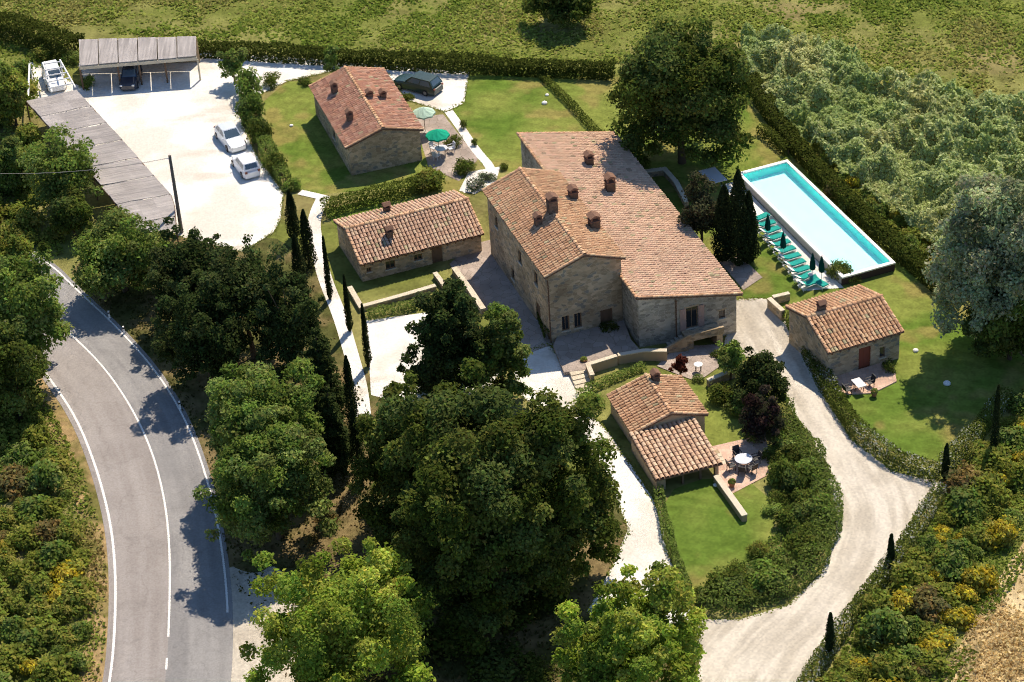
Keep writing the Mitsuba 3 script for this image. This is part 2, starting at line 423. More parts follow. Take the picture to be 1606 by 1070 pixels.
rd = thing('road', 'curving two lane asphalt road with white edge lines', 'road', kind='structure')
m_, uv_ = strip(offset(LE, -.45), CE, 3); part(rd, 'lane', ply(m_, 'm_lane_warm', uv=uv_), 'warm tan lane on the outside of the bend')
m_, uv_ = strip(CE, offset(RE, .35), 3); part(rd, 'lane', ply(m_, 'm_lane_cool', uv=uv_), 'cool grey lane next to the trees')
RE_ = LineString(RE); RE_ = np.array(substring(RE_, 0, RE_.project(Point(*at(357, 962)[:2]))).coords)
for nm, q, w in (('edge_line', LE, .085), ('edge_line', RE_, .07)):
    m_, _ = strip(offset(q, w), offset(q, -w), 4); part(rd, nm, ply(m_, 'm_paint'))
cl = LineString(CE); L = cl.length
cut = cl.project(Point(*at(263, 1000)[:2]))
q = np.array(substring(cl, 0, cut).coords); m_, _ = strip(offset(q, .07), offset(q, -.07), 4); part(rd, 'centre_line', ply(m_, 'm_paint'))
s0 = cl.project(Point(*at(262, 1033)[:2]))
while s0 < L - 3:
    q = resample(np.array(substring(cl, s0, s0 + 1.1).coords), 5); m_, _ = strip(offset(q, .07), offset(q, -.07), 4, 6); part(rd, 'centre_line', ply(m_, 'm_paint'))
    s0 += 3.2

# ------------------------------------------------------------------ foliage machinery
def rs(n, rng):
    d = rng.normal(size=(n, 3)); return d / np.linalg.norm(d, axis=1, keepdims=True)


def leaves(c, nrm, size, col, rng):
    """diamond leaf sprays: centres, normals, sizes, colours -> (v, f, colour)"""
    n = len(c); nrm = nrm / (np.linalg.norm(nrm, axis=1, keepdims=True) + 1e-9)
    t = np.cross(nrm, rs(n, rng)); t /= np.linalg.norm(t, axis=1, keepdims=True) + 1e-9
    b = np.cross(nrm, t); s = np.broadcast_to(size, (n,))[:, None] * rng.uniform(.6, 1.25, (n, 1))
    bend = nrm * s * rng.uniform(-.12, .12, (n, 1))
    v = np.stack([c - t * s * .5, c - b * s * .33 + bend, c + t * s * .5, c + b * s * .33 + bend], 1).reshape(-1, 3)
    k = np.arange(n)[:, None] * 4; f = np.concatenate([k + [0, 1, 2], k + [0, 2, 3]], 1).reshape(-1, 3)
    return v, f, np.repeat(np.clip(col, .004, .9), 4, axis=0)


def leaf_ply(parts_):
    v = np.vstack([p[0] for p in parts_]); c = np.vstack([p[2] for p in parts_]); o = np.cumsum([0] + [len(p[0]) for p in parts_[:-1]])
    return ply((v, np.vstack([p[1] + k for p, k in zip(parts_, o)])), 'm_leaf', color=c)


def blob_leaves(bc, br, n, size, tone, rng, rough=.75, var=.22, up=.4):
    """leaves over the skins of many blobs"""
    bc, br = np.asarray(bc, float), np.asarray(br, float)
    if br.ndim == 1: br = np.repeat(br[:, None], 3, 1)
    w = br.mean(1) ** 1.7; k = rng.choice(len(bc), n, p=w / w.sum())
    d = rs(n, rng); d[:, 2] = np.where((d[:, 2] < -.35) & (rng.random(n) < .65), -d[:, 2], d[:, 2])
    c = bc[k] + d * br[k] * np.where(rng.random((n, 1)) < .14, rng.uniform(1.0, 1.35, (n, 1)), rng.uniform(.55, 1.08, (n, 1)))
    tone = np.atleast_2d(tone); bt = tone[rng.integers(len(tone), size=len(bc))] * (1 + var * rng.normal(size=(len(bc), 1)))
    col = np.clip(bt[k], .006, 1) * rng.uniform(.7, 1.3, (n, 1)) * (1 + .08 * rng.normal(size=(n, 3)))
    return leaves(c, d + [0, 0, up] + rough * rng.normal(size=(n, 3)), size, col, rng)


def trunk_mesh(base, top, r, crown_pts, rng, limbs=6):
    m = MB(); mid = (base + top) / 2 + np.r_[rng.normal(size=2) * .12 * np.linalg.norm(top - base) * .3, 0]
    m.tube([base - [0, 0, .3], base + (mid - base) * .3, mid, top], [r * 1.35, r, r * .8, r * .35], 9)
    if len(crown_pts):
        for k in rng.choice(len(crown_pts), min(limbs, len(crown_pts)), replace=False):
            s = base + (top - base) * rng.uniform(.45, .85); e = crown_pts[k]; h = (s + e) / 2 + [0, 0, -.1 * np.linalg.norm(e - s)]
            m.tube([s, h, e], [r * .45, r * .3, r * .08], 6)
    return ply(m.done(), 'm_bark', smooth=40)


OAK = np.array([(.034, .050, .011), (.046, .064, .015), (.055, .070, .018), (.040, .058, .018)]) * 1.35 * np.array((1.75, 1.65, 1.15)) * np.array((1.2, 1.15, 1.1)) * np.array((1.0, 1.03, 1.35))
BRIGHT = np.array([(.080, .125, .022), (.10, .145, .028), (.115, .15, .036), (.07, .115, .024)]) * 1.45 * np.array((1.7, 1.55, 1.1)) * np.array((1.3, 1.22, 1.3))
MID = np.array([(.050, .080, .017), (.062, .092, .020), (.072, .096, .028), (.052, .078, .022)]) * 1.4 * np.array((1.65, 1.55, 1.1)) * np.array((1.25, 1.2, 1.25)) * np.array((1.12, 1.14, 1.45))
PINE = np.array([(.026, .040, .016), (.032, .048, .019), (.040, .054, .024)]) * 1.2 * np.array((1.5, 1.45, 1.1))
CYP = np.array([(.016, .026, .013), (.022, .034, .016), (.026, .038, .018)]) * 1.1 * np.array((1.4, 1.35, 1.1))
OLIVE = np.array([(.12, .14, .095), (.15, .165, .12), (.10, .12, .085)]) * np.array((1.35, 1.35, 1.1)) * np.array((1.45, 1.4, 1.35))
HEDGE = np.array([(.036, .055, .015), (.046, .066, .018), (.056, .074, .022)]) * 1.3 * np.array((1.6, 1.5, 1.1)) * np.array((1.2, 1.15, 1.1))
SCRUB = np.array([(.065, .095, .028), (.085, .115, .034), (.10, .12, .045), (.055, .085, .028)]) * 1.3 * np.array((1.6, 1.5, 1.0)) * np.array((1.45, 1.3, 1.2))
BROOM = np.array([(.44, .36, .035), (.36, .31, .05), (.20, .21, .045)]) * np.array((1.2, 1.2, 1.2))
RUST = np.array([(.27, .20, .07), (.22, .19, .075), (.17, .17, .07)])
MAPLE = np.array([(.10, .028, .02), (.13, .04, .025)])
PURPLE = np.array([(.06, .035, .03), (.05, .04, .03), (.05, .055, .03)])
BLOSSOM = np.array([(.50, .50, .44), (.09, .12, .05), (.07, .10, .04), (.22, .25, .16)])


def placed(cx, cy, rx, ry, trunk=.16):
    """crown centre, horizontal and vertical radius in metres from a crown's outline"""
    g = at(cx, cy); s = scale_at(g)
    for _ in range(3):
        R = rx / s; Rz = math.sqrt(max(ry ** 2 - (.565 * rx) ** 2, (.45 * ry) ** 2)) / .825 / s
        zc = Rz * (1 + trunk) + .2; c = at(cx, cy, zc); s = scale_at(c)
    return c, R, Rz


def broadleaf(name, label, cx, cy, rx, ry, tone, seed, n, size, blobs=46, cat='tree', group=None, trunk=.03, br=(.22, .36), rough=.65, flat=1.0):
    rng = np.random.default_rng(seed); c, R, Rz = placed(cx, cy, rx * 1.05, ry * 1.04, trunk)
    k = thing(name, label, cat, group)
    d = rs(blobs, rng); d[:, 2] = np.where((d[:, 2] < -.3) & (rng.random(blobs) < .25), -d[:, 2], d[:, 2])
    sk = int(blobs * .34); a_ = rng.random(sk) * 2 * math.pi; zz = -rng.uniform(.12, .92, sk); q_ = np.sqrt(1 - zz ** 2); d = np.vstack([d, np.c_[np.cos(a_) * q_, np.sin(a_) * q_, zz]]); blobs += sk; n = int(n * 1.3)
    lump = 1 + .16 * np.sin(3 * np.arctan2(d[:, 1], d[:, 0]) + seed) + .1 * rng.normal(size=blobs)
    rad = rng.uniform(*br, blobs)
    fine = rng.random(blobs) < .3; rad[fine] *= .5; rad[fine] += .02
    hz = np.abs(d[:, 2]); pw = np.where(d[:, 2] < 0, 4.5, 2.4); full = (1 - hz ** pw) ** (1 / pw) / np.sqrt(np.maximum(1 - hz ** 2, 1e-3)); d[:, :2] *= np.minimum(full, 1.9)[:, None]
    bc = c + d * np.array([R, R, Rz]) * ((1 - rad) * lump * rng.uniform(.78, 1.06, blobs) ** .9)[:, None]
    brs = np.stack([rad * R, rad * R, rad * min(R, Rz) * .85 * flat], 1)
    core = rs(14, rng) * rng.uniform(.15, .5, (14, 1)); bc = np.vstack([bc, c + core * [R, R, Rz]]); brs = np.vstack([brs, np.repeat([[.36 * R, .36 * R, .36 * min(R, Rz)]], 14, 0)])
    base = np.array([c[0], c[1], float(ground_z(c[0], c[1]))])
    part(k, 'trunk', trunk_mesh(base, c + [0, 0, .35 * Rz], max(.09, .045 * R + .03), bc[:-14], rng))
    part(k, 'crown', leaf_ply([blob_leaves(bc, brs, n, size, tone, rng, rough)]))
    return k


def conifer(name, label, cx, cy, rx, ry, tone, seed, n, size, tiers=9, cat='tree', group=None, top=.12, droop=.15, feather=.5):
    """whorls of out-reaching branches round a straight trunk"""
    rng = np.random.default_rng(seed); c, R, Rz = placed(cx, cy, rx, ry, .05)
    k = thing(name, label, cat, group); z0, z1 = max(.3, c[2] - Rz), c[2] + Rz
    base = np.array([c[0], c[1], float(ground_z(c[0], c[1]))])
    pos, out, m = [], [], MB()
    m.tube([base - [0, 0, .2], [c[0], c[1], z1 - .1]], [max(.12, .05 * R), .03], 8)
    for t in range(tiers):
        h = t / (tiers - 1); z = z0 + (z1 - z0) * (.04 + .92 * h)
        rr = R * ((1 - h) ** .62 * (1 - top) + top) * min(1, .75 + 2.2 * h)
        nb = max(5, int(13 * rr / R + 4)); off = rng.random() * 6
        for b in range(nb):
            a = off + b * 2 * math.pi / nb + rng.normal() * .2; l = rr * rng.uniform(.72, 1.12)
            dv = np.array([math.cos(a), math.sin(a), rng.normal() * .12 + .18]); q = max(4, int(n * rr / R / tiers / nb * 2.2))
            u = rng.random(q) ** .6
            side = np.array([-dv[1], dv[0], 0]); w = feather * l * (1 - u * .6) * .34
            p = np.array([c[0], c[1], z]) + dv * (u * l)[:, None] + side * (rng.normal(size=q) * w)[:, None]
            p[:, 2] += -droop * l * u ** 2 + rng.normal(size=q) * .05 * R
            pos.append(p); out.append(np.repeat(dv[None], q, 0) * .35 + [0, 0, .8])
            if b % 2 == 0: m.tube([[c[0], c[1], z], np.array([c[0], c[1], z - droop * l * .6]) + dv * l * .8], [.05, .015], 5)
    pos, out = np.vstack(pos), np.vstack(out); nn = len(pos)
    col = tone[rng.integers(len(tone), size=nn)] * rng.uniform(.65, 1.35, (nn, 1))
    part(k, 'trunk', ply(m.done(), 'm_bark', smooth=40))
    part(k, 'crown', leaf_ply([leaves(pos, out + .55 * rng.normal(size=(nn, 3)), size, col, rng)]))
    return k


def cypress(label, tipx, tipy, bx, by, w, seed, group=None, n=2600, tone=CYP, size=.16):
    rng = np.random.default_rng(seed); b = at(bx, by); h = None
    for z in np.arange(.4, 14, .05):
        p = b + [0, 0, z]; d = p - EYE; y = 535 - FOC * (d @ _up) / (d @ _fw)
        if y < tipy: h = z; break
    k = thing('cypress', label, 'tree', group); z = rng.random(n) ** .85 * h; u = z / h
    r = w * (np.clip(u / .12, 0, 1) ** .5) * (1 - u ** 1.9) ** .75 + .03
    a = rng.random(n) * 2 * math.pi; rr = r * rng.uniform(.55, 1.08, n) * (1 + .16 * np.sin(3 * a + z * 2.1))
    dv = np.c_[np.cos(a), np.sin(a), np.full(n, .15)]
    c = b + np.c_[np.cos(a) * rr, np.sin(a) * rr, z + .08]
    col = tone[rng.integers(len(tone), size=n)] * rng.uniform(.6, 1.4, (n, 1))
    part(k, 'trunk', ply(MB().tube([b - [0, 0, .2], b + [0, 0, h * .9]], [.12, .03], 7).done(), 'm_bark', smooth=40))
    part(k, 'crown', leaf_ply([leaves(c, dv + .45 * rng.normal(size=(n, 3)), size, col, rng)]))
    return k


def hedge(name, label, pts, h, w, tone, seed, dens=95, size=.2, lump=.18, cat='hedge', smooth=2, group=None, fleck=None):
    rng = np.random.default_rng(seed); q = px_line(pts, smooth); ln = LineString(q); L = ln.length
    n = int(dens * L * (w + 2 * h)); s = rng.random(n) * L
    cs = np.array([ln.interpolate(x).coords[0] for x in np.linspace(0, L, 200)]); tt = np.gradient(cs, axis=0); tt /= np.linalg.norm(tt, axis=1, keepdims=True)
    i = np.minimum((s / L * 199).astype(int), 198); fr_ = (s / L * 199 - i)[:, None]
    p = cs[i] * (1 - fr_) + cs[i + 1] * fr_; nr = np.c_[-tt[i, 1], tt[i, 0]]
    wob = lump * (meshkit.fbm(np.c_[p * .55, np.full(n, seed)], 3) * 2 - 1); hh = h * (1 + wob * 1.3); ww = w * (1 + wob)
    t = rng.random(n) * (w + 2 * h); top = t < w
    across = np.where(top, (t / w - .5), np.where(t < w + h, .5, -.5)) * ww * rng.uniform(.8, 1.06, n)
    z = np.where(top, hh * rng.uniform(.86, 1.08, n), rng.random(n) * hh)
    rnd = np.where(top, 1 - .25 * (2 * np.abs(across) / w) ** 3, 1)
    c = np.c_[p + nr * across[:, None], z * rnd]; c[:, 2] += ground_z(c[:, 0], c[:, 1])
    no = np.where(top[:, None], [0, 0, 1.0], np.c_[nr * np.sign(across)[:, None], np.full(n, .25)])
    col = tone[rng.integers(len(tone), size=n)] * rng.uniform(.65, 1.35, (n, 1)) * (1 + .5 * wob[:, None])
    if fleck is not None:
        pick = rng.random(n) < fleck[0] * np.clip(.4 + 5 * wob, 0, 1.6); col[pick] = np.array(fleck[1]) * rng.uniform(.7, 1.2, (pick.sum(), 1))
    m = MB(); k = max(2, int(L / 1.2))
    for x in np.linspace(.2, L - .2, k):
        a = ln.interpolate(x); z0 = float(ground_z(a.x, a.y)); m.tube([[a.x, a.y, z0 - .1], [a.x, a.y, z0 + h * .75]], [.05, .02], 5)
    key = thing(name, label, cat, group)
    part(key, 'stem', ply(m.done(), 'm_bark'), kind='stuff'); part(key, 'foliage', leaf_ply([leaves(c, no + .55 * rng.normal(size=(n, 3)), size, col, rng)]))
    return key


_bush = {}


def bush_shapes(tone_name, tone, v, r=1.0, size=.17, n=1500, seed=0):
    """one of a few bush forms of unit radius, shared by alike bushes"""
    k = (tone_name, v)
    if k not in _bush:
        rng = np.random.default_rng(seed * 31 + v * 7 + len(tone_name)); b = 11
        d = rs(b, rng); d[:, 2] = np.abs(d[:, 2]); rad = rng.uniform(.32, .5, b)
        bc = d * np.array([1, 1, .8]) * (1 - rad)[:, None] * rng.uniform(.75, 1.1, (b, 1)) + [0, 0, .22]
        m = MB()
        for j in range(5): m.tube([[0, 0, -.15], bc[j] * [.5, .5, .8], bc[j]], [.05, .035, .012], 5)
        _bush[k] = (leaf_ply([blob_leaves(bc, rad, n, size, tone, rng, .6, .2)]), ply(m.done(), 'm_bark'))
    return _bush[k]


def bush(label, px, py, rpx, tone_name, tone, seed, hscale=1.0, group=None, cat='bush', name='bush', size=.17, n=1500, var=4):
    rng = np.random.default_rng(seed + 500)
    g = at(px, py); R = rpx / scale_at(g); g = at(px, py + 0) if R < .3 else at(px, py, R * .4 * hscale); g = np.array([g[0], g[1], float(ground_z(g[0], g[1]))])
    fol, stem = bush_shapes(tone_name, tone, seed % var, size=size, n=n, seed=3)
    tw = T4().translate(g.tolist()).rotate([0, 0, 1], float(rng.random() * 360)).scale([R, R * rng.uniform(.85, 1.15), R * hscale])
    k = thing(name, label, cat, group)
    part(k, 'stem', {**stem, 'to_world': tw}); part(k, 'foliage', {**fol, 'to_world': tw})
    return k


# ------------------------------------------------------------------ roofs and houses
TILES = np.array([(.47, .30, .19), (.52, .335, .215), (.45, .285, .185), (.54, .37, .25), (.42, .255, .165), (.50, .37, .245)]) * np.array((1.0, .95, .87))


def roof_tiles(fr, c0, u, up, wid, ln, seed, pitch=.30, expo=.40, rad=.125, tones=TILES, sag=.02):
    """barrel tiles on a slope: c0 the eave corner, u along the eave, up the slope (unit, local)"""
    rng = np.random.default_rng(seed); u, up = np.asarray(u, float), np.asarray(up, float); n = np.cross(u, up); n = n if n[2] > 0 else -n
    cols = max(2, int(round(wid / pitch))); rows = max(2, int(round(ln / expo))); pitch, expo = wid / cols, ln / rows
    I, J = [a.ravel() for a in np.meshgrid(np.arange(cols), np.arange(rows))]; k = len(I)
    a = np.linspace(0, math.pi, 6); A = rad * 1.0
    prof = np.c_[np.cos(a) * A, np.sin(a) * A]
    o = np.asarray(c0) + u * ((I + .5) * pitch + rng.normal(size=k) * .012)[:, None] + up * (J * expo + rng.normal(size=k) * .015)[:, None]
    v = np.zeros((k, 12, 3)); tw = rng.normal(size=k) * .035
    for e in (0, 1):
        y = e * expo * 1.12; sc = 1.06 - .14 * e; lift = .035 * (1 - e)
        v[:, e * 6:e * 6 + 6] = o[:, None] + (prof[None, :, 0:1] * sc + (tw * y)[:, None, None]) * u + up * y + n * (prof[None, :, 1:2] * sc * .8 + lift)
    f = np.array([(j, j + 1, j + 7) for j in range(5)] + [(j, j + 7, j + 6) for j in range(5)])
    f = (np.arange(k)[:, None, None] * 12 + f[None]).reshape(-1, 3)
    w = meshkit.fbm(np.c_[o[:, 0] * .5, o[:, 1] * .5, np.full(k, seed * 3.0)], 3)
    col = tones[rng.integers(len(tones), size=k)] * rng.uniform(.86, 1.13, (k, 1)) * (.84 + .34 * w)[:, None]
    col = col.mean(0) + .68 * (col - col.mean(0)); o_w = .05 * meshkit.fbm(np.c_[o[:, 0] * .4, o[:, 1] * .4, np.full(k, 2.0)], 2); v += n * o_w[:, None, None]
    lich = rng.random(k) < .055 * (w > .45); col[lich] = np.array((.42, .36, .22)) * rng.uniform(.7, 1.2, (lich.sum(), 1))
    darkt = rng.random(k) < .03; col[darkt] *= .68
    return ply((fr(v.reshape(-1, 3)), f), 'm_tile', color=np.repeat(col, 12, 0))


def tile_row(fr, p, q, seed, rad=.17, step=.42, tones=TILES):
    """a row of ridge tiles from p to q"""
    rng = np.random.default_rng(seed); p, q = np.asarray(p, float), np.asarray(q, float); d = q - p; L = np.linalg.norm(d); d /= L
    s = np.cross([0, 0, 1.0], d); s /= np.linalg.norm(s); n = np.cross(d, s); k = max(2, int(round(L / step))); step = L / k
    a = np.linspace(-.1, math.pi + .1, 7); vs, fs, cs = [], [], []
    for i in range(k):
        for e in (0, 1):
            o = p + d * (i + e * 1.1) * step + n * (.04 * (1 - e)); r = rad * (1.05 - .12 * e)
            vs.append(o + np.cos(a)[:, None] * r * s + np.sin(a)[:, None] * r * n)
        fs += [(i * 14 + j, i * 14 + j + 1, i * 14 + j + 8) for j in range(6)] + [(i * 14 + j, i * 14 + j + 8, i * 14 + j + 7) for j in range(6)]
        cs += [tones[rng.integers(len(tones))] * rng.uniform(.9, 1.4)] * 14
    return ply((fr(np.vstack(vs)), np.array(fs)), 'm_tile', color=np.clip(np.array(cs), 0, .8))


def slab(fr, c0, u, up, wid, ln, th=.10):
    c0, u, up = (np.asarray(x, float) for x in (c0, u, up)); n = np.cross(u, up); n = n if n[2] > 0 else -n
    q = [c0, c0 + u * wid, c0 + u * wid + up * ln, c0 + up * ln]
    return ply(MB(fr).hexa([x - n * th for x in q] + q).done(), 'm_roofbed')


def roof_slope(key, fr, eave0, eave1, ridge0, seed, tones=TILES, pitch=.30, expo=.40, rad=.125):
    """one slope as a part: bed > tiles. eave0->eave1 along the eave, ridge0 above eave0"""
    e0, e1, r0 = (np.asarray(x, float) for x in (eave0, eave1, ridge0)); wid = np.linalg.norm(e1 - e0); ln = np.linalg.norm(r0 - e0)
    r = part(key, 'roof', slab(fr, e0, (e1 - e0) / wid, (r0 - e0) / ln, wid, ln))
    part(r, 'tile', roof_tiles(fr, e0, (e1 - e0) / wid, (r0 - e0) / ln, wid, ln, seed, tones=tones, pitch=pitch, expo=expo, rad=rad), kind='stuff')
    return r


def solid(poly2, y0, y1, fr, holes=(), axis='y'):
    """walls: a section (x, z) drawn out along y, less boxes for the openings"""
    m = trimesh.creation.extrude_polygon(Polygon(poly2), y1 - y0, engine='earcut'); v = m.vertices
    m.vertices = np.c_[v[:, 0], y1 - v[:, 2], v[:, 1]] if True else v
    m.fix_normals()
    cuts = []
    for lo, hi in holes:
        b = trimesh.creation.box(np.array(hi) - np.array(lo)); b.apply_translation((np.array(hi) + np.array(lo)) / 2); cuts.append(b)
    if cuts: m = trimesh.boolean.difference([m] + cuts, engine='manifold')
    return fr(m.vertices), m.faces


def opening(key, fr, lo, hi, face, kind='window', shutters=0, bars=1, frame_m='m_frame', pane_m='m_glass'):
    """a framed window or a door set back in its hole; face 'y' = in a wall seen from -y, 'x' = from -x, 'X' = from +x"""
    (x0, y0, z0), (x1, y1, z1) = lo, hi; ax = 1 if face == 'y' else 0
    d = (y0 if face == 'y' else x0 if face == 'x' else x1); sg = 1 if face in 'yx' else -1; a0, a1 = (x0, x1) if ax else (y0, y1)
    def bx(m, p0, p1, q0, q1, s0, s1):     # p along the wall, q height, s depth behind the wall face
        e0, e1 = sorted((d + sg * s0, d + sg * s1))
        return m.box((p0, e0, q0), (p1, e1, q1)) if ax else m.box((e0, p0, q0), (e1, p1, q1))
    t = .07; m = MB(fr)
    bx(m, a0, a0 + t, z0, z1, .10, .17); bx(m, a1 - t, a1, z0, z1, .10, .17); bx(m, a0 + t, a1 - t, z1 - t, z1, .10, .17); bx(m, a0 + t, a1 - t, z0, z0 + t, .10, .17)
    for b in range(bars):
        c = a0 + (a1 - a0) * (b + 1) / (bars + 1); bx(m, c - .03, c + .03, z0 + t, z1 - t, .105, .165)
    if kind == 'door':
        k = part(key, 'door', ply(bx(MB(fr), a0 + t, a1 - t, z0 + t, z1 - t, .13, .18).done(), pane_m)); part(k, 'frame', ply(m.done(), frame_m))
    else:
        k = part(key, 'window', ply(bx(MB(fr), a0 + t, a1 - t, z0 + t, z1 - t, .13, .15).done(), pane_m)); part(k, 'frame', ply(m.done(), frame_m))
        part(k, 'sill', ply(bx(MB(fr), a0 - .08, a1 + .08, z0 - .08, z0 - .003, -.07, .10).done(), 'm_coping'))
    part(k, 'lintel', ply(bx(MB(fr), a0 - .12, a1 + .12, z1 + .003, z1 + .14, -.025, .05).done(), 'm_plaster'))
    if shutters:
        w = (a1 - a0) / 2
        for s_, e_ in ((a0 - w - .02, a0 - .02), (a1 + .02, a1 + w + .02)):
            sh = MB(fr); bx(sh, s_, e_, z0, z1, -.06, -.015)
            for j in range(6): bx(sh, s_ + .05, e_ - .05, z0 + .08 + j * (z1 - z0 - .1) / 6, z0 + .02 + (j + .8) * (z1 - z0 - .1) / 6, -.075, -.058)
            part(key, 'shutter', ply(sh.done(), 'm_shutter'))
    return k


def chimney(key, base, az, w=.55, d=.55, h=.85, seed=0, mat_='m_stone'):
    """stone stack with an open head and two leaning tiles on top"""
    fr = frame(base[:2], az, base[2]); m = MB(fr); m.box((-w / 2, -d / 2, -.5), (w / 2, d / 2, h * .66))
    k = part(key, 'chimney', ply(m.done(), 'm_brickstack'))
    c = MB(fr); c.box((-w / 2 - .06, -d / 2 - .06, h * .66 + .002), (w / 2 + .06, d / 2 + .06, h * .66 + .07))
    for sx in (-1, 1):
        for sy in (-1, 1): c.box((sx * w * .4 - .06, sy * d * .4 - .06, h * .66 + .072), (sx * w * .4 + .06, sy * d * .4 + .06, h))
    c.hexa([(-w / 2 - .1, -d / 2 - .08, h + .002), (w / 2 + .1, -d / 2 - .08, h + .002), (w / 2 + .1, d / 2 + .08, h + .002), (-w / 2 - .1, d / 2 + .08, h + .002),
            (-.05, -d / 2 - .08, h + .22), (.05, -d / 2 - .08, h + .22), (.05, d / 2 + .08, h + .22), (-.05, d / 2 + .08, h + .22)])
    part(k, 'cap', ply(c.done(), 'm_cap'))


dif('m_brickstack', proc(f_stone(((.13, .085, .06), (.20, .135, .095), (.11, .085, .065), (.17, .135, .10)))))
dif('m_cap', (.20, .12, .085))


def slope_pt(px, py, fr, e0, e1, r0):
    a, b, c = (fr(np.array(x, float)) for x in (e0, e1, r0)); n = np.cross(b - a, c - a)
    return on_plane(px, py, a, n)


def gable_house(name, label, ox, oy, az, L, wW, wE, hW, hE, hr, wall_m, holes=(), over=.32, gov=.18, seed=1, tones=TILES, z0=-.6):
    """ridge along y from 0 to L; x<0 is the W side"""
    fr = frame((ox, oy), az); key = thing(name, label, 'house')
    kW, kE = (hr - hW) / wW, (hr - hE) / wE
    xw, xe = -wW + over, wE - over; zr = hr - .13
    sec = [(xw, z0), (xe, z0), (xe, zr - kE * xe), (0, zr), (xw, zr + kW * xw)]
    v, f = solid(sec, gov, L - gov, fr, holes)
    part(key, 'wall', ply((v, f), wall_m))
    S = dict(W=((-wW, 0, hW), (-wW, L, hW), (0, 0, hr)), E=((wE, L, hE), (wE, 0, hE), (0, L, hr)))
    for s in 'WE': roof_slope(key, fr, *S[s], seed + ord(s), tones)
    part(key, 'ridge', tile_row(fr, (0, 0, hr + .03), (0, L, hr + .03), seed + 5), kind='stuff')
    for y_ in (.09, L - .09):       # verge tiles over the gables
        for e in ((-wW, hW), (wE, hE)): part(key, 'verge', tile_row(fr, (e[0], y_, e[1] + .04), (0, y_, hr + .04), seed + 9, .11, .42), kind='stuff')
    so = MB(fr)                    # rafter ends under the eaves
    for y_ in np.arange(.4, L - .2, .7):
        so.box((-wW + .06, y_ - .05, hW - .24), (xw + .02, y_ + .05, hW - .13)); so.box((xe - .02, y_ - .05, hE - .24), (wE - .06, y_ + .05, hE - .13))
    part(key, 'rafter', ply(so.done(), 'm_soffit'), kind='stuff')
    return key, fr, S


# ------------------------------------------------------------------ the five houses
# main farmhouse: a tall gabled wing and a long wing under one falling roof
MAIN = dict(ox=5.83, oy=148.254, az=1.882)
front = [((-2.02, -.5, .72), (-1.42, .62, 2.05)), ((-1.02, -.5, .72), (-.42, .62, 2.05)), ((1.1, -.5, -.3), (2.1, .62, 1.75))]
westw = [((-4, 2.6, 3.5), (-2.5, 3.4, 4.75)), ((-4, 6.2, 3.4), (-2.5, 6.95, 4.6)), ((-4, 11.6, 3.6), (-2.5, 12.3, 4.7)), ((-4, 2.4, -.3), (-2.5, 3.4, 1.95)), ((-4, 8.2, .7), (-2.5, 8.9, 1.8))]
mk, f3, S3 = gable_house('farmhouse', 'large stone main farmhouse with tall gabled wing and one long falling tiled roof', MAIN['ox'], MAIN['oy'], MAIN['az'], 14.06, 3.251, 3.251, 5.945, 5.945, 7.102, 'm_stone', front + westw, seed=11)
for lo, hi in front[:2]: opening(mk, f3, (lo[0], .18, lo[2]), (hi[0], .6, hi[2]), 'y', bars=1)
opening(mk, f3, (1.1, .18, 0.02), (2.1, .6, 1.75), 'y', 'door', pane_m='m_wood', bars=0)
for j, (lo, hi) in enumerate(westw):
    opening(mk, f3, (-2.931, lo[1], max(lo[2], .02)), (-2.6, hi[1], hi[2]), 'x', 'door' if j == 3 else 'window', pane_m='m_wood' if j == 3 else 'm_glass', shutters=0, bars=0 if j == 3 else 1)
part(mk, 'downpipe', ply(MB(f3).tube([(-3.02, .1, 5.6), (-3.0, .08, 5.0), (-3.0, .08, 0)], .055).done(), 'm_soffit'))
# long wing
SW_, NW_ = at(998, 469, 4.5), at(811, 210, 4.5)
azE = math.atan2(NW_[1] - SW_[1], NW_[0] - SW_[0]); fE = frame(SW_[:2], azE); LE_ = float(np.linalg.norm(NW_ - SW_))
XE, ZW, KE = 8.58, 4.5, .2215
sec = [(.22, -2.0), (XE - .45, -2.0), (XE - .45, ZW - .13 - KE * (XE - .45)), (.22, ZW - .13 - KE * .22)]
eh = [((4.02, -.5, .55), (4.98, .62, 2.45)), ((6.7, -.5, .75), (7.2, .62, 1.5)), ((4.6, -.5, -1.6), (5.9, .62, .05))]
m_ = solid(sec, .2, LE_ - .15, fE, eh); w2 = part(mk, 'wall', ply(m_, 'm_stone_grey'), 'grey stone wall of the lower long wing')
RT = np.array([(.54, .365, .25), (.58, .395, .275), (.57, .37, .265), (.60, .425, .30), (.52, .345, .235), (.56, .41, .285)])
SE3 = ((XE, LE_, ZW - KE * XE), (XE, 0, ZW - KE * XE), (0, LE_, ZW))
EQ = ((XE, 0, ZW - KE * XE), (XE, LE_, ZW - KE * XE), (0, 0, ZW))
roof_slope(mk, fE, *EQ, 77, RT)
part(mk, 'verge', tile_row(fE, (.05, 0, ZW + .03), (.05, LE_, ZW + .03), 78, .13, .42), kind='stuff')
for y_ in (.08, LE_ - .08): part(mk, 'verge', tile_row(fE, (XE, y_, ZW - KE * XE + .04), (.1, y_, ZW + .03), 79, .11, .42), kind='stuff')
opening(mk, fE, (4.02, .2, .55), (4.98, .6, 2.45), 'y', 'window', shutters=1, bars=1)
opening(mk, fE, (6.7, .2, .75), (7.2, .6, 1.5), 'y', bars=0)
opening(mk, fE, (4.6, .2, -1.0), (5.9, .6, .05), 'y', 'door', pane_m='m_wood', bars=1)
part(mk, 'downpipe', ply(MB(fE).tube([(3.2, .12, 3.5), (3.2, .12, -.6)], .05).done(), 'm_soffit'))
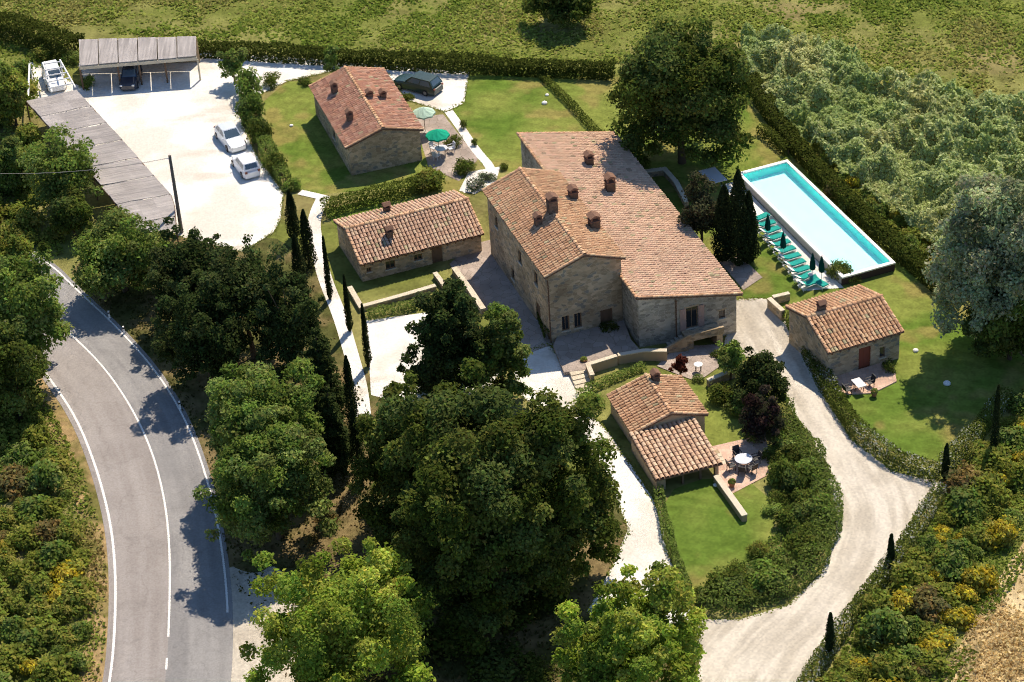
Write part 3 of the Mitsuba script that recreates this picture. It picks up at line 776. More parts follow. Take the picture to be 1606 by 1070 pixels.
# outside stair up to the first floor door of the long wing
m = MB(fE); m.box((3.6, -1.05, .38), (6.5, .17, .52)); m.box((3.62, -1.02, -1.4), (4.1, .15, .378)); m.box((6.0, -1.02, -1.6), (6.48, .15, .378))
st = part(mk, 'stair', ply(m.done(), 'm_stone'))
for j in range(7): part(st, 'step', ply(MB(fE).box((3.6 - .32 * (j + 1), -1.0, -.9), (3.6 - .32 * j - .004, .15, .38 - .13 * (j + 1))).done(), 'm_stone_grey'))
m = MB(fE); m.hexa([(1.2, -1.25, -1), (3.6, -1.25, -1), (3.6, -1.06, -1), (1.2, -1.06, -1), (1.2, -1.25, .1), (3.6, -1.25, 1.0), (3.6, -1.06, 1.0), (1.2, -1.06, .1)]); m.box((3.602, -1.25, .38), (6.5, -1.06, 1.0))
part(st, 'parapet', ply(m.done(), 'm_stone'))
for (px, py, w, h) in ((924, 258, .62, .95), (957, 300, .7, 1.35), (0, 0, 0, 0)):
    if not px:
        for qx, qy, w, h in ((899, 311, .62, .9), (932, 357, .75, 1.05)): chimney(mk, slope_pt(qx, qy, f3, *S3['E']), MAIN['az'], w, w, h)
        continue
    chimney(mk, on_plane(px, py, fE(np.array([0, 0, ZW])), np.cross(fE(np.array([0, 1.0, 0])) - fE(np.zeros(3)), fE(np.array([1.0, 0, -KE])) - fE(np.zeros(3)))), azE, w, w, h)
chimney(mk, on_plane(866, 325, f3(np.array([0, 0, 7.1])), f3.b) * 1.0, MAIN['az'], .7, .7, .95)
chimney(mk, slope_pt(844, 353, f3, *S3['W']), MAIN['az'], .5, .5, .85)

# cottage with the parasols
k1, f1, S1 = gable_house('cottage', 'stone cottage with reddish tiled roof beside the parasols and dark green car', -9.669, 175.256, 1.863, 12.12, 3.441, 3.515, 2.802, 2.987, 3.921, 'm_stone', [((2.9, 3.0, .1), (3.6, 4.1, 2.1)), ((2.9, 7.0, .8), (3.6, 8.0, 1.9)), ((-3.6, 5.0, .9), (-2.8, 5.8, 1.8))], seed=31,
                         tones=np.array([(.44, .225, .145), (.48, .26, .17), (.40, .21, .15), (.52, .32, .23), (.36, .19, .13), (.46, .29, .20)]))
opening(k1, f1, (3.0, 3.0, .1), (3.195, 4.1, 2.1), 'X', 'door', pane_m='m_wood', bars=0); opening(k1, f1, (3.0, 7.0, .8), (3.195, 8.0, 1.9), 'X'); opening(k1, f1, (-3.121, 5.0, .9), (-2.9, 5.8, 1.8), 'x')
for px, py, s, h, w in ((525, 146, 'W', .95, .5), (549, 190, 'W', .95, .5), (580, 153, 'E', .6, .5), (601, 154, 'E', .65, .5)): chimney(k1, slope_pt(px, py, f1, *S1[s]), 1.863, w, w, h)

# long low cottage
k2, f2, S2 = gable_house('low_cottage', 'long low stone cottage with pale tiled roof above a walled strip of lawn', -12.696, 160.536, .337, 10.522, 3.339, 3.388, 2.158, 1.76, 3.226, 'm_stone',
                         [((2.5, .6, .75), (3.4, 1.0, 1.2)), ((2.5, 2.2, .55), (3.4, 3.0, 1.3)), ((2.5, 6.1, -.3), (3.4, 7.0, 1.5)), ((2.5, 4.6, .7), (3.4, 5.3, 1.25))], seed=21, over=.34,
                         tones=np.array([(.50, .32, .215), (.54, .36, .25), (.46, .29, .20), (.57, .40, .285), (.40, .25, .17), (.52, .39, .27)]))
for y0, y1, z0, z1, kd in ((.6, 1.0, .75, 1.2, 'window'), (2.2, 3.0, .55, 1.3, 'window'), (6.1, 7.0, .02, 1.5, 'door'), (4.6, 5.3, .7, 1.25, 'window')):
    opening(k2, f2, (2.7, y0, z0), (3.048, y1, z1), 'X', kd, bars=1 if kd == 'window' else 0, pane_m='m_glass' if kd == 'window' else 'm_wood')
chimney(k2, slope_pt(607, 333, f2, *S2['W']), .337, .5, .5, .75); chimney(k2, slope_pt(611, 372, f2, *S2['E']), .337, .5, .5, .85)

# poolside cottage with the red door
k5, f5, S5 = gable_house('poolside_cottage', 'small stone cottage with red brown door and tiled roof on the pool lawn', 21.663, 143.131, .351, 6.319, 3.278, 3.375, 2.662, 2.524, 3.674, 'm_stone', [((2.5, 2.75, -.3), (3.4, 3.75, 1.95)), ((2.5, 4.5, .55), (3.4, 4.95, 1.5))], seed=41)
opening(k5, f5, (2.7, 2.75, .02), (3.056, 3.75, 1.95), 'X', 'door', pane_m='m_reddoor', frame_m='m_reddoor', bars=1); opening(k5, f5, (2.7, 4.5, .55), (3.056, 4.95, 1.5), 'X', bars=0)
chimney(k5, slope_pt(1288, 489, f5, *S5['W']), .351, .5, .5, .8)

# small cottage with two roofs
k4, f4, S4 = gable_house('small_cottage', 'small cottage with two stepped tiled roofs and a front porch by the drive', 10.915, 133.978, 1.856, 5.145, 3.042, 2.75, 1.517, 1.60, 2.491, 'm_plaster', seed=51, over=.22, gov=.14)
LT = np.array([(.58, .40, .26), (.62, .45, .31), (.54, .35, .23), (.64, .48, .34), (.48, .31, .21)])
roof_slope(k4, f4, (-3.25, -5.05, 1.13), (1.75, -5.05, 1.13), (-3.25, .12, 1.62), 57, LT, pitch=.36, expo=.45, rad=.15)
chimney(k4, slope_pt(1028, 598, f4, *S4['E']), 1.856, .5, .5, .75)
m = MB(f4); m.box((-3.08, -4.75, -.4), (-2.83, .1, 1.02)); m.box((-2.825, -.05, -.4), (1.5, .12, 1.3)); m.box((-2.825, -4.75, -.4), (-2.4, -4.5, .98))
part(k4, 'porch_wall', ply(m.done(), 'm_plaster')); part(k4, 'porch_pillar', ply(MB(f4).box((1.3, -4.75, -.4), (1.55, -4.45, .98)).done(), 'm_plaster'))
m = MB(f4); m.box((-2.82, -4.74, .86), (1.29, -4.56, 1.0)); 
part(k4, 'porch_beam', ply(m.done(), 'm_wood'))
for x_ in (-1.1, .2): part(k4, 'porch_post', ply(MB(f4).box((x_ - .08, -4.73, -.3), (x_ + .08, -4.57, .855)).done(), 'm_wood'))
opening(k4, f4, (-1.6, -.06, .0), (-.6, .2, 1.2), 'y', 'door', pane_m='m_wood', bars=0)
m = MB(f4)
st = part(k4, 'stair', ply(MB(f4).box((1.75, -2.6, -.3), (2.55, -2.2, .18)).done(), 'm_plaster'))
for j in range(4): part(st, 'step', ply(MB(f4).box((1.75, -2.6 - .4 * (j + 1), -.3), (2.55, -2.604 - .4 * j, .15 - .04 * j)).done(), 'm_coping'))

# ------------------------------------------------------------------ garden walls
def garden_wall(label, pts, h, th=.3, bsdf='m_stone', z0=0.0, closed=False):
    k = thing('garden_wall', label, 'wall'); q = np.array([at(*p, z0 + h)[:2] for p in pts])
    ln = LineString(q); base = ln.buffer(th / 2, cap_style=2, join_style=2); cop = ln.buffer(th / 2 + .04, cap_style=2, join_style=2)
    zmin = float(min(ground_z(x, y) for x, y in q))
    for nm, pl, za, zb, b in (('body', base, zmin - .2, z0 + h - .08, bsdf), ('coping', cop, z0 + h - .078, z0 + h, 'm_coping')):
        m = trimesh.creation.extrude_polygon(pl, zb - za, engine='earcut'); m.apply_translation([0, 0, za]); part(k, nm, ply(m, b))
    return k


garden_wall('low wall with pale coping round the long cottage lawn', [(548, 449), (566, 480), (625, 464), (683, 447)], .42, .34)
garden_wall('short pale stub of wall at the end of the long cottage lawn', [(682, 427), (697, 447)], .5, .3)
garden_wall('straight pale topped wall along the brown flagstone court', [(712, 419), (735, 450), (758, 484)], .55, .36)
garden_wall('L shaped pale topped parapet by the terrace steps', [(929, 588), (922, 571), (967, 557)], .85, .28, 'm_plaster')
garden_wall('brown terrace wall between parapet and outside stair', [(969, 556), (1010, 549), (1046, 549)], .8, .3, 'm_plaster')
garden_wall('long narrow white topped wall dividing the small cottage lawn from the patio', [(1123, 745), (1168, 808)], .6, .36, 'm_plaster')
garden_wall('pale stone wall edging the yard beside the poolside cottage', [(1206, 467), (1228, 487)], .5, .3)
garden_wall('low pale wall at the foot of the pool lawn', [(1212, 465), (1238, 459)], .45, .3)
garden_wall('curved stone wall in the shade of the big garden tree', [(1012, 268), (1042, 264), (1060, 284), (1077, 316)], .6, .35)
garden_wall('low pale wall beside the conical shrubs below the stair', [(1110, 596), (1152, 578)], .5, .3)
# terrace steps
k = thing('garden_steps', 'flight of pale stone steps going up to the main terrace', 'steps'); a0, a1 = at(893, 592), at(922, 588)
for j in range(5):
    p0, p1 = at(895 + 2.5 * j, 592 + 6 * j), at(921 + 2.0 * j, 586 + 6 * j); d = (p1 - p0) / np.linalg.norm(p1 - p0); n_ = np.array([d[1], -d[0], 0]) * .26
    z = .34 - .07 * j; m = MB(); q = [p0 + n_, p1 + n_, p1 - n_, p0 - n_]; m.hexa([x - [0, 0, .1] for x in q] + [x + [0, 0, z] for x in q]); part(k, 'step', ply(m.done(), 'm_coping'))
# raised terrace of the main house
tp = np.array([at(*p)[:2] for p in [(868, 548), (885, 590), (920, 586), (925, 575), (985, 562), (1004, 556), (990, 540), (975, 500), (880, 520)]])
m = trimesh.creation.extrude_polygon(Polygon(tp).buffer(0), .5, engine='earcut'); m.apply_translation([0, 0, -.14]); single('terrace', ply(m, 'm_flag'), 'raised brown paved terrace at the foot of the main house gable', 'terrace', kind='structure')
# step and patio of the poolside cottage
m = trimesh.creation.extrude_polygon(Polygon(fE(np.zeros((1, 3)))[:, :2].tolist() * 0 + [tuple(f5(np.array(p + (0.0,)))[:2]) for p in [(3.06, .05), (5.3, .35), (6.1, 2.2), (5.6, 4.5), (3.06, 5.6)]]), .3, engine='earcut'); m.apply_translation([0, 0, -.2]); single('patio', ply(m, 'm_brick'), 'rounded terracotta patio at the red door of the poolside cottage', 'patio', kind='structure')
# ------------------------------------------------------------------ carports
k = thing('pergola', 'long carport roofed with weathered grey reed mats beside the car park', 'carport')
We = px_line([(41, 158), (150, 281), (221, 366)], 0, 2.3); Ee = px_line([(120, 141), (196, 224), (272, 310), (276, 358)], 0, 2.3)
NP = 15; wp, ep = resample(We, NP + 1), resample(Ee, NP + 1); rng = np.random.default_rng(5)
for j in range(NP):
    a, b, c, d = wp[j], ep[j], ep[j + 1], wp[j + 1]; g = .012; n = 5; vs, uv = [], []
    for s in np.linspace(g, 1 - g, 4):
        for t in np.linspace(0, 1, n):
            p = (a * (1 - s) + d * s) * (1 - t) + (b * (1 - s) + c * s) * t
            vs.append((*p, 2.3 + .06 * (j % 2) - .05 * math.sin(math.pi * s) + .06 * math.sin(9 * t + j) * .4 + rng.normal() * .015)); uv.append((s, j + t * 3))
    f = [(r * n + q, r * n + q + 1, (r + 1) * n + q + 1, (r + 1) * n + q) for r in range(3) for q in range(n - 1)]
    v = np.array(vs); F = np.array(f); v2 = np.vstack([v, v - [0, 0, .05]]); o = len(v)
    rim = list(range(n)) + [n * 2 - 1, n * 3 - 1] + list(range(4 * n - 1, 3 * n - 1, -1)) + [2 * n, n]
    side = [(rim[i], rim[(i + 1) % len(rim)], rim[(i + 1) % len(rim)] + o, rim[i] + o) for i in range(len(rim))]
    part(k, 'reed_mat', mikit.ply((v2, np.vstack([F, F[:, ::-1] + o, side])), 'm_reed', uv=np.vstack([uv, uv])))
for side_ in (wp, ep):
    part(k, 'beam', ply(MB().tube(np.c_[side_, np.full(NP + 1, 2.17)], .07, 6).done(), 'm_wood'))
for j in range(0, NP + 1, 3):
    for q in (wp[j], ep[j]): part(k, 'post', ply(MB().tube([(*q, -.2), (*q, 2.12)], .07, 6).done(), 'm_wood'))
kf = thing('slatted_shelter', 'bare white painted end frame of the carport with slats over a white car', 'carport')
A, B, C, D = [at(*p, 2.3) for p in ((44, 152), (118, 137), (94, 94), (46, 101))]
for p, q in ((A, D), (B, C), ((A + B) / 2, (C + D) / 2)):
    part(kf, 'beam', ply(MB().tube([p, q], .085, 6).done(), 'm_white'))
for p in (C, D, (C + D) / 2): part(kf, 'post', ply(MB().tube([p * [1, 1, 0], p], .07, 6).done(), 'm_white'))
for j in range(5):
    t = .1 + j * .2; p, q = A * (1 - t) + D * t, B * (1 - t) + C * t; p = p * .55 + q * .45; part(kf, 'slat', ply(MB().tube([p + [0, 0, .12], q + [0, 0, .12]], .06, 6).done(), 'm_white'))
k = thing('carport', 'wooden carport with flat pinkish brown roof along the back hedge', 'carport')
bl, br_, fr_r, fr_l = at(123, 62, 2.75), at(308, 57, 2.75), at(308.6, 88, 2.55), at(124, 103, 2.55)
for j in range(6):
    g = .004; s0, s1 = j / 6 + g, (j + 1) / 6 - g
    def L_(a, b, s): return a + (b - a) * s
    q = [L_(fr_l, fr_r, s0), L_(fr_l, fr_r, s1), L_(bl, br_, s1), L_(bl, br_, s0)]; q = [x + [0, 0, .03 * (j % 2)] for x in q]
    v = np.array([x - [0, 0, .07] for x in q] + q); m = MB().hexa(v).done(); part(k, 'roof_panel', mikit.ply(m, 'm_reed', uv=np.c_[v[:, 0] * .25, v[:, 1] * .5]))
d = fr_r - fr_l; 
m = MB(); dn = np.array([0, 0, 1.0]); o_ = np.array([0, -.05, 0])
m.hexa([fr_l + o_ - dn * .42, fr_r + o_ - dn * .42, fr_r - o_ - dn * .42, fr_l - o_ - dn * .42, fr_l + o_ - dn * .1, fr_r + o_ - dn * .1, fr_r - o_ - dn * .1, fr_l - o_ - dn * .1]); part(k, 'fascia', ply(m.done(), 'm_coping'))
for s in (0, .32, .5, .72, 1): part(k, 'post', ply(MB().tube([L_(fr_l, fr_r, s) * [1, 1, 0] + [0, .1, 0], L_(fr_l, fr_r, s) - [0, -.1, .4]], .09, 6).done(), 'm_coping' if s == 1 else 'm_wood'))
m = MB(); m.hexa([bl * [1, 1, 0], br_ * [1, 1, 0], br_ * [1, 1, 0] + [0, .12, 0], bl * [1, 1, 0] + [0, .12, 0], bl * [1, 1, 0] + [0, 0, 2.6], br_ * [1, 1, 0] + [0, 0, 2.6], br_ * [1, 1, 0] + [0, .12, 2.6], bl * [1, 1, 0] + [0, .12, 2.6]]); part(k, 'back_wall', ply(m.done(), 'm_plaster'))

# ------------------------------------------------------------------ cars
def car(label, px, py, hx, hy, paint, L=4.25, W=1.75, H=1.45, estate=False, zoff=.55):
    c = at(px, py, zoff); h = at(hx, hy, zoff); az = math.atan2(h[1] - c[1], h[0] - c[0]) + math.pi; fr = frame(c[:2], az)   # local y points to the tail
    k = thing('car', label, 'car'); w = W / 2; hl = L / 2
    def hull(pts): 
        m = trimesh.convex.convex_hull(np.array(pts)); return m
    ys = np.linspace(-hl, hl, 11); body = MB(fr)
    top = np.interp(ys, [-hl, -hl + .25, -hl * .45, hl * .5, hl - .15, hl], [.62, .74, .9, .96, .92, .72]); bw = np.interp(ys, [-hl, -hl + .3, 0, hl - .3, hl], [w * .72, w * .96, w, w * .97, w * .78])
    ring = [(-1, .24), (-1.0, .5), (-.95, .8), (-.84, 1.0), (.84, 1.0), (.95, .8), (1.0, .5), (1, .24)]
    v = np.array([[(x * bw[i], ys[i], max(.2, z * top[i])) for x, z in ring] for i in range(11)]).reshape(-1, 3)
    f = [(i * 8 + j, i * 8 + (j + 1) % 8, (i + 1) * 8 + (j + 1) % 8, (i + 1) * 8 + j) for i in range(10) for j in range(8)]
    f = np.array(f); f = np.vstack([f[:, [0, 1, 2]], f[:, [0, 2, 3]], [(0, j + 1, j) for j in range(1, 7)], [(80, 80 + j, 81 + j) for j in range(1, 7)]])
    part(k, 'body', ply((fr(v), f), 'm_car_' + paint, smooth=35))
    y0, y1, y2, y3 = -hl * .42, -hl * .10, (hl * .80 if estate else hl * .52), (hl * .96 if estate else hl * .84); wr = w * .74; wb = w * .90
    cab = [(s * wb, y, z) for s in (-1, 1) for y, z in ((y0, .86), (y3, .9))] + [(s * wr, y, H) for s in (-1, 1) for y in (y1 + .06, y2)] + [(s * wr * .8, y, H + .03) for s in (-1, 1) for y in (y1 + .3, y2 - .2)]
    m = hull(cab); part(k, 'cabin', ply((fr(m.vertices), m.faces), 'm_car_' + paint, smooth=25))
    def pane(nm, q, push):
        q = np.array(q) + np.array(push); part(k, nm, ply((fr(np.vstack([q, q - np.array(push) * .6])), [(0, 1, 2, 3), (7, 6, 5, 4), (0, 4, 5, 1), (1, 5, 6, 2), (2, 6, 7, 3), (3, 7, 4, 0)]), 'm_carglass'))
    def lp(a, b, t): return np.array(a) + (np.array(b) - np.array(a)) * t
    A0, A1, B0, B1 = (-wb, y0, .86), (wb, y0, .86), (-wr, y1 + .06, H), (wr, y1 + .06, H)
    pane('windscreen', [lp(lp(A0, A1, .06), lp(B0, B1, .06), .1), lp(lp(A0, A1, .94), lp(B0, B1, .94), .1), lp(lp(A0, A1, .93), lp(B0, B1, .93), .9), lp(lp(A0, A1, .07), lp(B0, B1, .07), .9)], (0, -.012, .012))
    A0, A1, B0, B1 = (-wb, y3, .9), (wb, y3, .9), (-wr, y2, H), (wr, y2, H)
    pane('rear_window', [lp(lp(A0, A1, .1), lp(B0, B1, .1), .2), lp(lp(A0, A1, .9), lp(B0, B1, .9), .2), lp(lp(A0, A1, .9), lp(B0, B1, .9), .88), lp(lp(A0, A1, .1), lp(B0, B1, .1), .88)], (0, .014, .012))
    for s in (-1, 1):
        for u0, u1 in ((.1, .5), (.54, .92)):
            bot = lambda u: np.array((s * wb, y0 + (y3 - y0) * u, .88)); tp = lambda u: np.array((s * wr, y1 + .06 + (y2 - y1 - .06) * u, H))
            pane('side_window', [lp(bot(u0), tp(u0), .14), lp(bot(u1), tp(u1), .14), lp(bot(u1), tp(u1), .86), lp(bot(u0), tp(u0), .86)], (s * .014, 0, .006))
        part(k, 'headlight', ply(MB(fr).box((s * w * .66 - .16, -hl - .004, .56), (s * w * .66 + .08, -hl + .12, .68)).done(), 'm_white'))
        part(k, 'mirror', ply(MB(fr).box((s * (w + .02) - .08, y0 + .12, .92), (s * (w + .02) + .08, y0 + .26, 1.04)).done(), 'm_car_' + paint))
        part(k, 'tail_light', ply(MB(fr).box((s * w * .70 - .12, hl - .1, .66), (s * w * .70 + .08, hl + .006, .82)).done(), 'm_reddoor'))
        for y in (-hl * .62, hl * .60):
            wl = part(k, 'wheel', ply(MB(fr).tube([(s * (w - .19), y, .31), (s * (w + .012), y, .31)], .31, 16).done(), 'm_tyre', smooth=40)); part(wl, 'rim', ply(MB(fr).tube([(s * (w + .0), y, .31), (s * (w + .03), y, .31)], .19, 12).done(), 'm_metal'))
    return k


car('silver car with blue tinted windscreen parked in the car park by the bushes', 361, 215, 376, 233, 'silver', 4.3, 1.75, 1.45)
car('small pale hatchback parked behind the silver car', 385, 258, 371, 240, 'pale', 3.7, 1.62, 1.45, True)
car('dark green estate car parked on the gravel beside the red roofed cottage', 655, 131, 628, 124, 'green', 4.6, 1.8, 1.5, True)
car('dark blue car standing in the shade under the wooden carport', 205, 120, 200, 136, 'navy', 4.0, 1.7, 1.42)
car('white car parked under the bare slats at the end of the long carport', 84, 122, 92, 143, 'white', 4.2, 1.75, 1.5, True)

# ------------------------------------------------------------------ pole and wire
pb = at(285, 365); ht = 7.35
k = thing('utility_pole', 'dark wooden utility pole standing at the edge of the car park', 'pole')
part(k, 'shaft', ply(MB().tube([pb - [0, 0, .4], pb + [0, 0, ht]], [.17, .12], 10).done(), 'm_pole', smooth=40)); part(k, 'insulator', ply(MB().tube([pb + [-.22, 0, ht - .25], pb + [.14, 0, ht - .25]], .05, 6).done(), 'm_white'))
we = at(-140, 262, 6.6); t = np.linspace(0, 1, 14)[:, None]; wpts = (pb + [-.2, 0, ht - .25]) * (1 - t) + we * t; wpts[:, 2] -= (1.0 * 4 * t * (1 - t))[:, 0]
single('overhead_wire', ply(MB().tube(wpts, .022, 5).done(), 'm_metal'), 'thin overhead wire running from the utility pole over the trees', 'wire')
for i, (px, py) in enumerate(((172, 500), (195, 524), (283, 642), (345, 822))):
    p = at(px, py); k = thing('marker_post', ['white road marker post at the shaded roadside, farthest up the bend', 'white road marker post second from the top of the bend', 'white road marker post halfway round the bend beside tree shadow', 'white road marker post at the foot of the feathery tree'][i], 'post', 'marker posts along the road')
    part(k, 'post', ply(MB().hexa([p + [x * .07, y * .05, z] for z in (-.1, .72) for x, y in ((-1, -1), (1, -1), (1, 1), (-1, 1))]).done(), 'm_white')); part(k, 'reflector_band', ply(MB().hexa([p + [x * .075, y * .055, z] for z in (.5, .62) for x, y in ((-1, -1), (1, -1), (1, 1), (-1, 1))]).done(), 'm_dark'))

# ------------------------------------------------------------------ pool
k = thing('swimming_pool', 'large rectangular swimming pool with white rim and turquoise edges', 'swimming pool'); cw = .34
for nm, lo, hi in (('rim', (0, 0, PZ - .12), (WP, cw, PZ)), ('rim', (0, LP - cw, PZ - .12), (WP, LP, PZ)), ('rim', (0, cw + .003, PZ - .12), (cw * .8, LP - cw - .003, PZ)), ('rim', (WP - cw * .8, cw + .003, PZ - .12), (WP, LP - cw - .003, PZ))):
    part(k, nm, ply(MB(fp).box(lo, hi).done(), 'm_poolrim'))
w0, w1 = .26, WP - .26
for lo, hi in (((w0, cw - .08, -.2), (w1, cw, PZ - .123)), ((w0, LP - cw, -.2), (w1, LP - cw + .08, PZ - .123)), ((w0 - .08, cw - .08, -.2), (w0 - .002, LP - cw + .08, PZ - .123)), ((w1 + .002, cw - .08, -.2), (w1 + .08, LP - cw + .08, PZ - .123))):
    part(k, 'basin_wall', ply(MB(fp).box(lo, hi).done(), 'm_pool_wall'))
part(k, 'floor', ply(MB(fp).box((w0, cw, -.14), (w1, LP - cw, -.04)).done(), 'm_pool_floor'))
part(k, 'water', ply((fp(np.array([(w0, cw, PZ - .14), (w1, cw, PZ - .14), (w1, LP - cw, PZ - .14), (w0, LP - cw, PZ - .14)])), [(0, 1, 2, 3)]), 'm_water'))
part(k, 'retaining_wall', ply(MB(fp).box((.04, .06, -.9), (WP - .04, .2, PZ - .123)).done(), 'm_darkwall'), 'dark end wall of the pool')
part(k, 'retaining_wall', ply(MB(fp).box((WP - .2, .21, -.9), (WP - .04, LP - .05, PZ - .123)).done(), 'm_concrete'))
part(k, 'retaining_wall', ply(MB(fp).box((.04, .21, -.9), (.18, LP - .05, PZ - .123)).done(), 'm_concrete'))
part(k, 'retaining_wall', ply(MB(fp).box((.19, LP - .2, -.9), (WP - .21, LP - .05, PZ - .123)).done(), 'm_concrete'))
deck = fp(np.array([(-3.0, .8, 0), (-.02, -.3, 0), (-.02, LP - .1, 0), (-1.6, LP - .1, 0), (-1.8, 9.0, 0)]))[:, :2]
sheet('pool_deck', Polygon(deck), 3, 'm_gravel', 'pale stone deck under the row of sun loungers', 'deck')
# ground under the pool is cut away by its own basin: the lawn sheet is trimmed in the lawn builder

def lounger(label, p, az, cushion, grp='sun loungers beside the pool'):
    fr = frame(p[:2], az, p[2] + .03); k = thing('sun_lounger', label, 'sun lounger', grp); w = .31
    m = MB(fr); m.box((-w - .03, -.95, .24), (-w, .95, .30)); m.box((w, -.95, .24), (w + .03, .95, .30)); m.box((-w, -.95, .24), (w, -.91, .30)); m.box((-w, .91, .24), (w, .95, .30)); part(k, 'frame', ply(m.done(), 'm_white'))
    for x in (-w, w):
        for y in (-.8, .8): part(k, 'leg', ply(MB(fr).box((x - .02, y - .02, -.05), (x + .02, y + .02, .238)).done(), 'm_white'))
    part(k, 'cushion', ply(MB(fr).hexa([(-w, -.9, .305), (w, -.9, .305), (w, .25, .305), (-w, .25, .305), (-w + .03, -.88, .385), (w - .03, -.88, .385), (w - .03, .25, .385), (-w + .03, .25, .385)]).done(), cushion))
    part(k, 'backrest', ply(MB(fr).hexa([(-w, .255, .305), (w, .255, .305), (w, .88, .60), (-w, .88, .60), (-w + .03, .255, .385), (w - .03, .255, .385), (w - .03, .84, .68), (-w + .03, .84, .68)]).done(), cushion))
    part(k, 'head_towel', ply(MB(fr).hexa([(-w + .01, .62, .565), (w - .01, .62, .565), (w - .01, .9, .70), (-w + .01, .9, .70), (-w + .01, .62, .595), (w - .01, .62, .595), (w - .01, .9, .73), (-w + .01, .9, .73)]).done(), 'm_tarp'))


ORD = ['first', 'second', 'third', 'fourth', 'fifth', 'sixth', 'seventh', 'eighth', 'ninth', 'tenth', 'eleventh', 'twelfth']
rng = np.random.default_rng(3)
for i in range(11):
    t = i / 10; p = at(1192 + 78 * t, 347 + 103 * t, .0)
    lounger(f'teal cushioned sun lounger, {ORD[i]} in the row from the cypresses towards the poolside cottage', p, az_p + math.pi / 2 + .12 + rng.normal() * .05, 'm_teal')
lounger('single teal sun lounger lying at the deck end nearest the poolside cottage roof', at(1283, 447), az_p + .25, 'm_teal')


def shut_parasol(label, px, py, h=2.5):
    b = at(px, py); k = thing('closed_parasol', label, 'parasol', 'closed parasols by the pool'); part(k, 'pole', ply(MB().tube([b, b + [0, 0, h]], .03, 6).done(), 'm_white'))
    a = np.linspace(0, 2 * math.pi, 13)[:-1]; m = []
    for z, r in ((h * .42, .17), (h * .5, .21), (h * .7, .17), (h * .9, .08), (h * 1.03, .015)): m.append(b + np.c_[np.cos(a) * r * (1 + .25 * (np.arange(12) % 2)), np.sin(a) * r * (1 + .25 * (np.arange(12) % 2)), np.full(12, z)])
    f = [(i * 12 + j, i * 12 + (j + 1) % 12, (i + 1) * 12 + (j + 1) % 12, (i + 1) * 12 + j) for i in range(4) for j in range(12)]
    part(k, 'canopy', ply((np.vstack(m), f), 'm_teal_dark', smooth=30)); part(k, 'base', ply(MB().tube([b - [0, 0, .02], b + [0, 0, .1]], .26, 12).done(), 'm_concrete'))


for (px, py), l in zip(((1204, 378), (1228, 406), (1274, 440), (1288, 444)), ('closed dark green parasol nearest the cypresses', 'closed dark green parasol between the middle loungers', 'closed dark green parasol of the close pair, farther from the round bush', 'closed dark green parasol standing nearest the round pool bush')): shut_parasol(l, px, py)


def open_parasol(label, px, py, r, h, bs):
    c = at(px, py, h); b = np.array([c[0], c[1], 0]); k = thing('open_parasol', label, 'parasol'); part(k, 'pole', ply(MB().tube([b, b + [0, 0, h + .3]], .03, 6).done(), 'm_wood')); n = 8; a = np.arange(n) * 2 * math.pi / n
    tips = b + np.c_[np.cos(a) * r, np.sin(a) * r, np.full(n, h - .25)]; mid = b + np.c_[np.cos(a) * r * .5, np.sin(a) * r * .5, np.full(n, h + .06)]; apex = b + [0, 0, h + .28]
    for j in range(n):
        q = (j + 1) % n; e = (tips[j] + tips[q]) / 2 * [1, 1, 1] + [0, 0, .05]; mm = (mid[j] + mid[q]) / 2 - [0, 0, .03]
        part(k, 'canopy_panel', ply((np.array([apex, mid[j], mm, mid[q], tips[j], e, tips[q], tips[j] - [0, 0, .14], e - [0, 0, .14], tips[q] - [0, 0, .14]]), [(0, 1, 2), (0, 2, 3), (1, 4, 5), (1, 5, 2), (2, 5, 6), (2, 6, 3), (4, 7, 8), (4, 8, 5), (5, 8, 9), (5, 9, 6)]), bs))
        part(k, 'rib', ply(MB().tube([apex - [0, 0, .05], mid[j] - [0, 0, .03], tips[j] - [0, 0, .02]], .014, 4).done(), 'm_wood'))
    part(k, 'base', ply(MB().tube([b - [0, 0, .02], b + [0, 0, .09]], .3, 12).done(), 'm_concrete'))


open_parasol('open pale grey green parasol next to the dark green car', 664, 173, 1.05, 2.2, 'm_canopy_pale')
open_parasol('open bright green parasol on the cottage terrace', 686, 208, 1.05, 2.2, 'm_canopy_green')


def table(label, px, py, r, h, bs, round_=True, name='garden_table'):
    b = at(px, py, h); b[2] = float(ground_z(b[0], b[1])); k = thing(name, label, 'table')
    if round_: part(k, 'table_top', ply(MB().tube([b + [0, 0, h - .04], b + [0, 0, h]], r, 20).done(), bs, smooth=40))
    else: part(k, 'table_top', ply(MB(frame(b[:2], .35, b[2])).box((-r, -r * .62, h - .05), (r, r * .62, h)).done(), bs))
    for x, y in ((-1, -1), (1, -1), (1, 1), (-1, 1)):
        q = b + [x * r * .55, y * r * .45, 0]; part(k, 'leg', ply(MB().tube([q - [0, 0, .02], q + [0, 0, h - .045]], .03, 6).done(), 'm_dark'))
    return b


